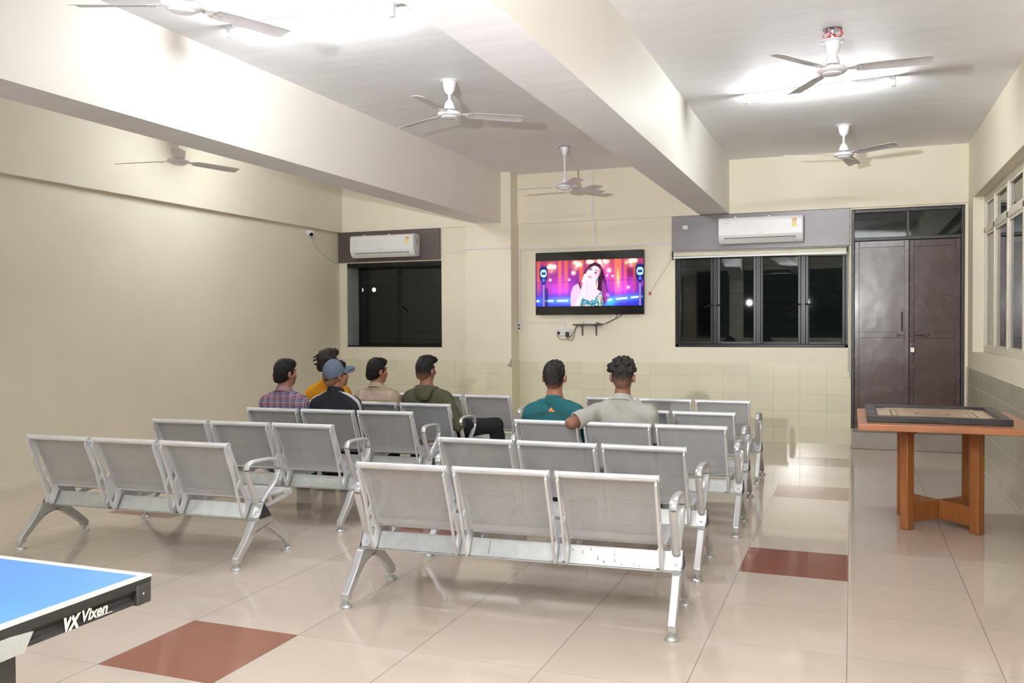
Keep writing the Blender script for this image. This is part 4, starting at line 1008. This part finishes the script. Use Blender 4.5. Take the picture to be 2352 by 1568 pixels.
def skin_mat(name, c):
    t = NT(name); co = t.coord(); f = t.noise(co, 18, 4); col = t.ramp(f, [(.3, tuple(k * .88 for k in c)), (.7, c)])
    b = t.bsdf(col, .48, 0, .4, (t.noise(co, 220, 2), .12), bump_dist=.0006); b.inputs['Subsurface Weight'].default_value = .08; b.inputs['Subsurface Radius'].default_value = (.01, .004, .002); return t.m
def hair_mat(name, c, fade=None, skin=None):
    """dark hair; with fade=(z0,z1) it is cropped down to the skin between those heights"""
    t = NT(name); co = t.coord(); mp = t.n('ShaderNodeMapping'); mp.inputs['Scale'].default_value = (1, 1, .35); t.l(co, mp.inputs[0]); f = t.noise(mp.outputs[0], 190, 3, .7)
    col = t.ramp(f, [(.3, tuple(k * .35 for k in c)), (.75, tuple(k * 1.2 for k in c))])
    if fade:
        x, y, z = t.sep(co); m = t.n('ShaderNodeMapRange'); t.l(z, m.inputs[0]); m.inputs[1].default_value, m.inputs[2].default_value = fade; st = t.noise(co, 420, 2)
        k = t.math('ADD', m.outputs[0], t.math('MULTIPLY', t.math('SUBTRACT', st, .5), .35)); k.node.use_clamp = True; col = t.mix(k, tuple(a * .75 for a in skin), col)
    t.bsdf(col, .6, 0, .22, (f, .7), bump_dist=.003); return t.m
def cloth(name, c, weave=.25, vary=.10, col=None):
    t = NT(name); co = t.coord(); f = t.noise(co, 5, 4)
    cc = t.ramp(f, [(.3, tuple(k * (1 - vary) for k in c)), (.7, tuple(min(1, k * (1 + vary)) for k in c))]) if col is None else col(t, co)
    t.bsdf(cc, .85, 0, .2, (t.noise(co, 350, 2), weave), bump_dist=.001); return t.m
def plaid(t, co):
    x, y, z = t.sep(co); s = t.math('SUBTRACT', z, t.math('MULTIPLY', y, .35))
    def band(v, p, lo, hi, sh=0.): q = t.math('FRACT', t.math('DIVIDE', t.math('ADD', v, 10 * p + sh), p)); return t.math('MULTIPLY', t.math('GREATER_THAN', q, lo), t.math('LESS_THAN', q, hi))
    c = t.mix(t.math('MULTIPLY', band(x, .062, .0, .5), .55), (.070, .105, .24), (.030, .045, .13)); c = t.mix(t.math('MULTIPLY', band(s, .056, .0, .45), .55), c, (.36, .14, .13))
    c = t.mix(t.math('MULTIPLY', band(x, .062, .55, .68), .75), c, (.52, .28, .24)); c = t.mix(t.math('MULTIPLY', band(s, .056, .50, .62), .75), c, (.58, .33, .27)); c = t.mix(t.math('MULTIPLY', band(s, .056, .80, .86), .6), c, (.55, .45, .42))
    return t.mix(t.math('MULTIPLY', band(x, .062, .86, .91), .6), c, (.5, .42, .42))
def beige_bands(t, co):
    x, y, z = t.sep(co); q = t.math('MULTIPLY', t.math('GREATER_THAN', z, .765), t.math('LESS_THAN', z, .845)); q2 = t.math('LESS_THAN', t.math('ABSOLUTE', x), .165)
    c = t.mix(t.math('MULTIPLY', q, q2), (.42, .335, .225), (.56, .44, .36)); return t.mix(t.math('MULTIPLY', t.math('LESS_THAN', z, .73), .6), c, (.47, .37, .28))

def person(name_label, bench, seat, skin, shirt_mat, pants_mat, top=1.18, yaw=0., dx=0., turn=0., arms=None, legs=None, hair='short', hair_c=(.011, .009, .0085), fade=None, collar=None, long_sleeve=True, lean=0., twist=0., nod=0., hz=0., build=1.):
    bx, by, ba, _ = BENCH[bench]; root = thing('person', name_label, 'person', (0, 0, 0), 0, None)
    root.location = Matrix.Translation((bx, by, 0)) @ Matrix.Rotation(R(ba), 4, 'Z') @ Vector(((seat - 1) * .5235 + dx, 0, 0)); root.rotation_euler = (0, 0, R(ba + turn))
    q = (top - .5) / .68; zz = lambda z: z if z < .5 else .5 + (z - .5) * q
    P = lambda x, y, z: (x + lean * max(0, z - .5), y, zz(z))
    hc = Vector(P(0, .165, 1.06)); hc.z = top - .122; B = build
    Q = Matrix.Rotation(R(yaw), 4, 'Z') @ Matrix.Rotation(R(nod), 4, 'X')
    H = lambda x, y, z: tuple(hc + Q @ Vector((x, y, z)))
    arms = arms or [((-.172, .155, .775), (-.205, .27, .56), (-.12, .50, .535)), ((.172, .155, .775), (.205, .27, .56), (.12, .50, .535))]
    arms = [[P(*p) for p in a] for a in arms]
    legs = legs or [((-.09, .31, .485), (-.125, .70, .495), (-.13, .71, .10)), ((.09, .31, .485), (.125, .70, .495), (.13, .71, .10))]
    fl = Field((-.62, -.16, -.01), (.72, 1.02, top + .05), .0085)
    def torso(F, g):
        F.ell(P(0, .335, .495), (.165 + g, .125 + g, .095 + g), 0); F.cap(P(-.05, .275, .56), P(.05, .275, .56), .112 * B + g, .112 * B + g, .05); F.ell(P(0, .228, .69), (.160 * B + g, .105 + g, .165 + g), .05, rot=Matrix.Rotation(R(16), 4, 'X'))
        F.cap(P(-.138 * B, .172, .792), P(.138 * B, .172, .792), .055 + g, .055 + g, .05)
        for s in (-1, 1): F.cap(P(s * .028, .150, .880), P(s * .145 * B, .165, .805), .040 + g, .042 + g, .045)
        F.cap(P(0, .176, .84), P(0, .164, .93), .050 + g, .050 + g, .035)
        for s in (-1, 1): F.ell(P(s * .08, .155, .735), (.072 + g, .05 + g, .09 + g), .04)
    def limb(F, a, r, g, k=.02, t1=1.): 
        F.cap(a[0], a[1], r[0] + g, r[1] + g, .035); b = tuple(a[1][i] + (a[2][i] - a[1][i]) * t1 for i in range(3)); F.cap(a[1], b, r[1] + g, r[1] + (r[2] - r[1]) * t1 + g, k)
    # --- body: head, neck, trunk, arms, hands, legs, feet in one surface
    torso(fl, 0)
    fl.cap(P(0, .172, .86), tuple(hc + Q @ Vector((0, -.016, -.050))), .052, .051, .03)
    fl.ell(H(0, -.012, .018), (.073, .092, .096), .02); fl.ell(H(0, .030, -.052), (.056, .058, .060), .03); fl.ell(H(0, .064, -.090), (.031, .027, .022), .02)
    fl.cap(H(0, .088, .005), H(0, .108, -.036), .009, .014, .012); fl.ell(H(0, .080, -.055), (.030, .016, .022), .02); fl.ell(H(0, .089, -.062), (.023, .008, .005), .004); fl.ell(H(0, .087, -.072), (.019, .008, .005), .004)
    fl.cap(H(-.035, .076, .022), H(.035, .076, .022), .012, .012, .012)
    for s in (-1, 1):
        fl.ell(H(s * .031, .086, .004), (.016, .012, .010), .006, 'cut'); fl.ell(H(s * .031, .077, .003), (.012, .011, .010), .003); fl.ell(H(s * .045, .062, -.028), (.022, .024, .022), .02)
        fl.ell(H(s * .086, -.014, -.014), (.009, .020, .030), .008, rot=(Q @ Matrix.Rotation(R(-s * 34), 4, 'Z') @ Matrix.Rotation(R(-10), 4, 'X'))); fl.ell(H(s * .091, -.002, -.012), (.006, .010, .017), .004, 'cut'); fl.ell(H(s * .078, -.004, -.040), (.008, .010, .010), .006)
    for a in arms: limb(fl, a, (.050, .041, .027), 0)
    for l in legs: limb(fl, l, (.086, .060, .040), 0)
    for i, a in enumerate(arms):
        w = Vector(a[2]); d = (w - Vector(a[1])).normalized(); sd = Vector((0, 0, 1)).cross(d).normalized() * (1 if i == 0 else -1); dn = d.cross(sd).normalized(); dn = dn if dn.z < 0 else -dn
        palm = w + d * .050; fl.cap(w, palm, .026, .030, .015); fl.ell(palm + d * .01, (.036, .040, .016) , .012, rot=Matrix([[*sd], [*d], [*dn]]).transposed().to_4x4())
        for k, (o, L) in enumerate(((-.028, .062), (-.010, .072), (.009, .068), (.026, .054))):
            k0 = palm + d * .040 + sd * o; k1 = k0 + d * L * .5 + dn * .008; k2 = k1 + d * L * .38 + dn * .022; fl.cap(k0, k1, .0095, .009, .006); fl.cap(k1, k2, .009, .0078, .003)
        t0 = palm + sd * -.034; t1 = t0 - sd * .022 + d * .030 + dn * .006; fl.cap(t0, t1, .012, .0105, .008); fl.cap(t1, t1 + d * .028 + dn * .010 + sd * .004, .0105, .0085, .003)
    for l in legs:
        an = Vector(l[2]); dv = (Vector(l[1]) - Vector(l[0])); fd = Vector((dv.x * .5, abs(dv.y) + .05, 0)).normalized(); fl.cap(an, an + Vector((0, 0, -.05)) + fd * .02, .038, .036, .02); fl.cap(an + Vector((0, 0, -.055)) - fd * .035, an + fd * .165 + Vector((0, 0, -.068)), .036, .026, .02)
    body = fl.build('body', skin, root); del fl
    # --- shirt
    F = Field((-.62, -.16, .40), (.72, .80, top - .08), .0085); g = .012; torso(F, g)
    for a in arms:
        if long_sleeve: limb(F, a, (.050, .041, .030), g + .004, t1=.92)
        else: F.cap(a[0], tuple(a[0][i] + (a[1][i] - a[0][i]) * .72 for i in range(3)), .056 + g, .056 + g, .035)
    F.ripple(.0022, 42, 3); F.ripple(.0016, 90, 9)
    F.half(P(0, .150, .898 if collar and collar[0] != 'crew' else .888), (0, .42, 1)); F.half(P(0, .3, .455), (0, 0, -1))
    if not long_sleeve:
        for a in arms:
            s = Vector(a[0]); d = (Vector(a[1]) - s); e = s + d * .72; F.put(lambda x, y, z: np.sqrt((x - e.x - d.normalized().x * .07) ** 2 + (y - e.y - d.normalized().y * .07) ** 2 + (z - e.z - d.normalized().z * .07) ** 2) - .075, [e[i] - .16 for i in range(3)], [e[i] + .16 for i in range(3)], .004, 'cut')
    shirt = F.build('shirt', shirt_mat, root)
    # --- trousers and shoes
    T = Field((-.40, .08, .03), (.72, .98, .62), .0095); T.ell((0, .335, .495), (.178, .138, .108), 0); T.cap((-.05, .285, .55), (.05, .285, .55), .118, .118, .04)
    for l in legs: limb(T, l, (.086, .062, .052), .011)
    T.ripple(.0025, 38, 4); T.half((0, .3, .575), (0, 0, 1)); T.half((0, 0, .085), (0, 0, -1)); T.build('trousers', pants_mat, root)
    for l in legs:
        an = Vector(l[2]); dv = (Vector(l[1]) - Vector(l[0])); fd = Vector((dv.x * .5, abs(dv.y) + .05, 0)).normalized(); a = an - fd * .05; b = an + fd * .18; lo = [min(a[i], b[i]) - .08 for i in range(3)]; hi = [max(a[i], b[i]) + .08 for i in range(3)]; lo[2] = 0; hi[2] = .16
        S = Field((lo[0], lo[1], -.02), (hi[0], hi[1], .16), .008); S.cap((a.x, a.y, .045), (b.x, b.y, .040), .050, .042, 0); S.cap((an.x, an.y, .10), (an.x, an.y, .06), .048, .05, .03); S.half((0, 0, .004), (0, 0, -1)); S.half((0, 0, .125), (0, 0, 1)); S.build('shoe', M['shoe'], root)
    # --- hair
    K = Field(tuple(hc - Vector((.15, .16, .13))), tuple(hc + Vector((.15, .16, .20))), .0055)
    if hair == 'short':
        K.ell(H(0, -.016, .022), (.081, .099, .103), 0); K.ell(H(0, -.058, -.035), (.061, .048, .062), .02); K.ell(H(0, .045, .078), (.062, .050, .040), .03)
        lo_n = 6
    elif hair == 'quiff':
        K.ell(H(0, -.016, .022), (.081, .098, .102), 0); K.ell(H(0, -.058, -.035), (.060, .046, .062), .02); K.ell(H(.0, .020, .095), (.076, .082, .040), .02); K.ell(H(.03, .075, .085), (.040, .035, .030), .02)
    elif hair == 'curly':
        K.ell(H(0, -.014, .020), (.079, .096, .100), 0); K.ell(H(0, -.056, -.032), (.059, .045, .058), .02); rs = np.random.RandomState(5)
        for i in range(130):
            d = Vector(rs.normal(size=3)).normalized()
            if d.z < -.05: continue
            rr = .022 * rs.uniform(.6, 1.1); c = Vector((d.x * .083, d.y * .094 - .008, d.z * .098 + .038)); K.ell(H(*c), (rr, rr, rr * .8), .004)
        for i in range(9): c = Vector((-.092 - .012 * rs.rand(), -.02 + .05 * rs.rand(), .035 + .05 * rs.rand())); K.ell(H(*c), (.014, .014, .012), .003)
    elif hair == 'wavy':
        K.ell(H(0, -.016, .024), (.084, .104, .108), 0); K.ell(H(0, -.062, -.035), (.066, .054, .066), .02); K.ell(H(.0, .050, .094), (.062, .052, .040), .02); rs = np.random.RandomState(8)
        for i in range(46):
            d = Vector(rs.normal(size=3)).normalized()
            if d.z < -.4 or d.y > .75: continue
            c = Vector((d.x * .080, d.y * .098 - .014, d.z * .104 + .026)); K.cap(H(*c), H(c.x + .03 * rs.normal(), c.y - .02, c.z - .025), .012, .006, .006)
        K.cap(H(-.07, -.085, -.02), H(-.085, -.118, -.012), .012, .004, .008)
    K.ripple(.0022, 150, 6); K.ripple(.0018, 330, 7)
    # keep the face, the ears and the nape clear
    fwd = Q @ Vector((0, 1, -.15)); K.put(lambda x, y, z: -(((x - hc.x) * 0) + 1e3) + 0 * y, (9, 9, 9), (9, 9, 9)) if 0 else None
    K.ell(H(0, .105, -.030), (.090, .066, .098), .01, 'cut')
    for s in (-1, 1): K.ell(H(s * .100, .000, -.030), (.032, .036, .042), .008, 'cut'); K.ell(H(s * .080, .055, -.06), (.03, .05, .06), .01, 'cut')
    K.half(H(0, -.06, -.082), tuple(Q @ Vector((0, .25, -1)))); K.build('hair', hair_mat('hair_' + str(len(bpy.data.materials)), hair_c, (fade[0] + hc.z, fade[1] + hc.z) if fade else None, fade[2] if fade else None), root)
    # brows
    for s in (-1, 1):
        W = MB().tube([H(s * .016, .0905, .023), H(s * .032, .0885, .027), H(s * .048, .079, .022)], [.003, .0042, .002], 6); W.build('eyebrow', M['brow'], root)
    if collar:
        kind, cm = collar; W = MB(); n = 26; c0 = Vector(P(0, .166, .892)); vs = []; fs = []
        hgt = {'stand': .040, 'polo': .030, 'crew': .012}[kind]
        for i in range(n):
            a = R(62) - R(304) * i / (n - 1) if kind != 'crew' else -2 * PI * i / n
            rx, ry = .067, .067; base = c0 + Vector((rx * math.cos(a), ry * math.sin(a) , -.006 - .026 * math.sin(a)))
            ou = Vector((math.cos(a), math.sin(a), 0))
            if kind == 'polo': prof = [base - ou * .004 + Vector((0, 0, -.012)), base - ou * .006 + Vector((0, 0, hgt)), base + ou * .001 + Vector((0, 0, hgt + .004)), base + ou * .012 + Vector((0, 0, hgt - .018)), base + ou * .024 + Vector((0, 0, -.006)), base + ou * .020 + Vector((0, 0, -.010))]
            else: prof = [base - ou * .004 + Vector((0, 0, -.012)), base - ou * .005 + Vector((0, 0, hgt)), base + ou * .001 + Vector((0, 0, hgt + .003)), base + ou * .007 + Vector((0, 0, hgt - .012)), base + ou * .012 + Vector((0, 0, -.010)), base + ou * .006 + Vector((0, 0, -.016))]
            vs += prof
        m = 6
        for i in range(n if kind == 'crew' else n - 1):
            for j in range(m): i2 = (i + 1) % n; fs.append((i * m + j, i * m + (j + 1) % m, i2 * m + (j + 1) % m, i2 * m + j))
        if kind != 'crew': fs += [tuple(range(m)), tuple((n - 1) * m + j for j in reversed(range(m)))]
        W.add(vs, fs).build('collar', cm, root, smooth=50)
    return root, F, H, Q, P, arms

SK = {'a': (.30, .135, .080), 'b': (.36, .17, .10), 'c': (.25, .115, .070), 'd': (.33, .145, .085)}
MS = {k: skin_mat('skin_' + k, v) for k, v in SK.items()}
M['brow'] = simple('dark_brow_hair', (.02, .015, .012), .6); M['shoe'] = simple('dark_shoe', (.035, .033, .032), .6); M['denim'] = cloth('dark_blue_denim', (.030, .042, .085)); M['black_cloth'] = cloth('black_cloth', (.014, .014, .016))

person('man in a red and blue checked shirt sitting beside the cap wearer', 'L3', 0, MS['d'], cloth('checked_shirt_cloth', (.1, .1, .2), col=plaid), M['denim'], 1.165, -22, collar=('polo', cloth('checked_collar_cloth', (.30, .17, .19))), dx=.02, hair='short', lean=.03)
r, F, H, Q, P, A = person('man in a grey-blue cap and black jacket with white shoulder stripes', 'L3', 1, MS['b'], cloth('black_jacket_cloth', (.016, .016, .021)), M['denim'], 1.155, -30, nod=9, collar=('stand', cloth('black_collar_cloth', (.014, .014, .018))), dx=.0, hair='short', fade=(-.06, .02, SK['b']))
# cap: crown with a strap opening, button, and a peak
K = Field(H(0, 0, 0)[0:0] or tuple(Vector(H(0, 0, 0)) - Vector((.16, .24, .10))), tuple(Vector(H(0, 0, 0)) + Vector((.16, .24, .17))), .0055)
K.ell(H(0, -.014, .026), (.091, .109, .110), 0); K.half(H(0, 0, -.004), tuple(Q @ Vector((0, .20, -1)))); K.ell(H(0, -.112, -.008), (.038, .03, .024), .004, 'cut')
cap = K.build('cap', cloth('grey_blue_cap_cloth', (.115, .145, .195), .4), r)
K = Field(tuple(Vector(H(0, 0, 0)) - Vector((.20, .22, .10))), tuple(Vector(H(0, 0, 0)) + Vector((.20, .22, .12))), .005)
K.ell(H(0, .105, .030), (.082, .078, .010), 0, rot=Q @ Matrix.Rotation(R(6), 4, 'X')); K.ell(H(-.055, .095, .018), (.034, .07, .010), .02, rot=Q @ Matrix.Rotation(R(-32), 4, 'Y')); K.ell(H(.055, .095, .018), (.034, .07, .010), .02, rot=Q @ Matrix.Rotation(R(32), 4, 'Y')); K.build('peak', cap.data.materials[0], cap); MB().lathe([(.007, 0), (.005, .004), (0, .005)], H(0, -.014, .135), 10).build('button', cap.data.materials[0], cap)
MB().tube([H(-.044, -.098, -.022), H(0, -.112, -.028), H(.044, -.098, -.022)], .0045, 6, ry=.007).build('strap', M['black_cloth'], cap)
for s in (-1, 1):
    sh, el, wr = (Vector(p) for p in A[0 if s < 0 else 1])
    for j in (-1, 0, 1):
        off = .0135 * j - .022; key = [Vector(P(s * .060, .150 + off, .93)), Vector(P(s * .11, .158 + off, .90)), Vector(P(s * .155, .160 + off, .87)), sh + Vector((s * .05, off - .004, .045)), sh.lerp(el, .25) + Vector((s * .065, off, 0)), sh.lerp(el, .6) + Vector((s * .06, off, 0)), el + Vector((s * .06, off, .03))]
        W = MB(); vs = []; fs = []; pp = bez(key, 5)
        for i, p in enumerate(pp):
            a = F.project(np.array(p) + (0, -.0036, 0), .0022); c = F.project(np.array(p) + (0, .0036, 0), .0022); a2 = F.project(a, -.001); c2 = F.project(c, -.001); vs += [tuple(a), tuple(c), tuple(c2), tuple(a2)]
        for i in range(len(pp) - 1):
            for k in range(4): fs.append((i * 4 + k, i * 4 + (k + 1) % 4, i * 4 + 4 + (k + 1) % 4, i * 4 + 4 + k))
        W.add(vs, fs).build('stripe', 'print_white', r, smooth=60)
person('man in a yellow top with tousled dark hair, sitting behind the cap wearer', 'L4', 0, MS['b'], cloth('yellow_cloth', (.62, .27, .012)), M['denim'], 1.225, -22, collar=('crew', cloth('yellow_collar_cloth', (.55, .23, .01))), dx=-.03, hair='wavy', hair_c=(.030, .020, .014))
person('man in a beige banded polo shirt with neat black hair', 'L4', 1, MS['d'], cloth('beige_banded_cloth', (.4, .3, .2), col=beige_bands), M['black_cloth'], 1.15, -26, collar=('polo', cloth('beige_collar_cloth', (.45, .35, .24))), dx=-.02, hair='short', lean=-.03)
r, F, H, Q, P, A = person('man in an olive hooded jacket, knees turned to the right', 'L4', 2, MS['a'], cloth('olive_jacket_cloth', (.075, .072, .040)), M['black_cloth'], 1.165, -12, dx=-.03, hair='quiff', hair_c=(.010, .009, .011), fade=(-.09, -.01, SK['a']), lean=-.05, build=1.05,
       arms=[((-.18, .15, .775), (-.21, .27, .56), (-.10, .48, .55)), ((.19, .145, .785), (.30, .155, .55), (.17, .44, .57))], legs=[((-.06, .34, .485), (.10, .72, .495), (.12, .74, .10)), ((.12, .38, .480), (.47, .64, .500), (.50, .72, .10))])
K = Field((-.20, -.05, zc0 := P(0, 0, .76)[2]), (.20, .34, P(0, 0, 1.0)[2]), .007)
for i in range(13):
    a = R(-200 + 220 * i / 12); p = Vector(P(.088 * math.cos(a), .155 + .074 * math.sin(a), .872 - .012 * math.sin(a))); K.ell(p, (.030, .028, .030), .015)
K.ell(P(0, .070, .845), (.085, .030, .060), .03); K.ell(P(.015, .060, .815), (.055, .024, .045), .03); K.cap(P(.0, .056, .87), P(.02, .052, .785), .016, .010, .01); K.cap(P(-.075, .09, .872), P(-.02, .052, .80), .018, .010, .01); K.cap(P(.075, .09, .872), P(.03, .052, .80), .018, .010, .01)
K.ripple(.003, 70, 2); K.build('hood', cloth('olive_hood_cloth', (.072, .069, .038)), r)
r, F, H, Q, P, A = person('young man in a teal T-shirt with an orange back print', 'R3', 0, MS['d'], cloth('teal_cloth', (.013, .092, .105)), M['denim'], 1.185, 6, dx=.015, hair='short', hair_c=(.013, .011, .011), fade=(-.105, -.05, SK['d']), long_sleeve=False, collar=('crew', cloth('teal_collar_cloth', (.012, .085, .098))), arms=[((-.178, .15, .775), (-.245, .23, .59), (-.16, .48, .55)), ((.175, .15, .775), (.205, .27, .57), (.12, .50, .535))])
# print on the back: an orange letter lying on its side and dark scribbled strokes
vs, fs = text_mesh('B', .058, 0, .0022); W = MB(); ym = -.12
W.add([tuple(F.project((.020 - v.y, .05, P(0, 0, .80)[2] + v.x), .002)) for v in vs], fs); W.build('orange_print', simple('orange_print', (.86, .24, .08), .7), r, smooth=0, fixn=False)
W = MB(); rnd = random.Random(4)
for cx in (-.085, -.045, .055, .085):
    pts = [F.project((cx + .022 * math.sin(i * 1.3 + cx * 40) + .006 * i - .02, .06, P(0, 0, .79)[2] + .016 * math.sin(i * 2.1 + cx * 90)), .0012) for i in range(9)]; W.tube(bez(pts, 4), .0014, 5)
W.build('dark_print', 'black', r)
person('man in a light grey polo with curly faded hair, elbow over the bench back', 'R3', 1, MS['c'], cloth('light_grey_cloth', (.38, .37, .335)), M['denim'], 1.195, 4, dx=-.0, hair='curly', hair_c=(.020, .016, .014), fade=(-.085, .005, SK['c']), long_sleeve=False, collar=('polo', cloth('grey_collar_cloth', (.39, .38, .345))), build=1.14, lean=.02,
       arms=[((-.195, .13, .790), (-.325, -.035, .735), (-.20, .165, .755)), ((.20, .15, .785), (.235, .25, .57), (.13, .48, .54))])
# ------------------------------------------------------------------ light, world, camera
wd = bpy.data.worlds.new('night'); SC.world = wd; wd.use_nodes = True
wd.node_tree.nodes['Background'].inputs[0].default_value = (.010, .012, .011, 1); wd.node_tree.nodes['Background'].inputs[1].default_value = 1.
l = bpy.data.lights.new('photo_lamp', 'SPOT'); l.energy = FLASH; l.shadow_soft_size = .035; l.color = (1., .99, .98); l.spot_size = R(76); l.spot_blend = .7
lo = bpy.data.objects.new('photo_lamp', l); COL.objects.link(lo); lo.location = (-1.22, .25, 1.97); lo.rotation_euler = Vector((-.02, 1., .38)).to_track_quat('-Z', 'Y').to_euler()
l = bpy.data.lights.new('bounce_lamp', 'SPOT'); l.energy = BOUNCE; l.shadow_soft_size = .05; l.color = (.96, .98, 1.); l.spot_size = R(95); l.spot_blend = .6
lo = bpy.data.objects.new('bounce_lamp', l); COL.objects.link(lo); lo.location = (-.1, -.35, 1.72); lo.rotation_euler = Vector((-.05, .12, 1.)).to_track_quat('-Z', 'Y').to_euler()
cam = bpy.data.cameras.new('camera'); co = bpy.data.objects.new('camera', cam); COL.objects.link(co); SC.camera = co
yaw, pit, rol = .3674, -.0184, -.0048
cy, sy = math.cos(yaw), math.sin(yaw)
fw = Vector((-sy * math.cos(pit), cy * math.cos(pit), math.sin(pit))); rt = Vector((cy, sy, 0)); up = rt.cross(fw)
r2 = rt * math.cos(rol) + up * math.sin(rol); u2 = up * math.cos(rol) - rt * math.sin(rol)
co.matrix_world = Matrix(((r2.x, u2.x, -fw.x, 0), (r2.y, u2.y, -fw.y, 0), (r2.z, u2.z, -fw.z, 1.445), (0, 0, 0, 1)))
cam.sensor_width = 36; cam.lens = 36 * 2028.45 / 2352; cam.clip_start = .05; cam.clip_end = 200
cy_ = SC.cycles
cy_.max_bounces = 8; cy_.diffuse_bounces = 4; cy_.glossy_bounces = 3; cy_.transmission_bounces = 2; cy_.transparent_max_bounces = 24; cy_.use_adaptive_sampling = True; cy_.adaptive_threshold = .025; cy_.sample_clamp_indirect = 6.; cy_.caustics_reflective = False; cy_.caustics_refractive = False
cy_.use_light_tree = False
vs_ = SC.view_settings
SC.display_settings.display_device = 'sRGB'; vs_.view_transform = 'Standard'; vs_.look = 'None'; vs_.gamma = 1.; vs_.use_curve_mapping = False; vs_.exposure = EXPO
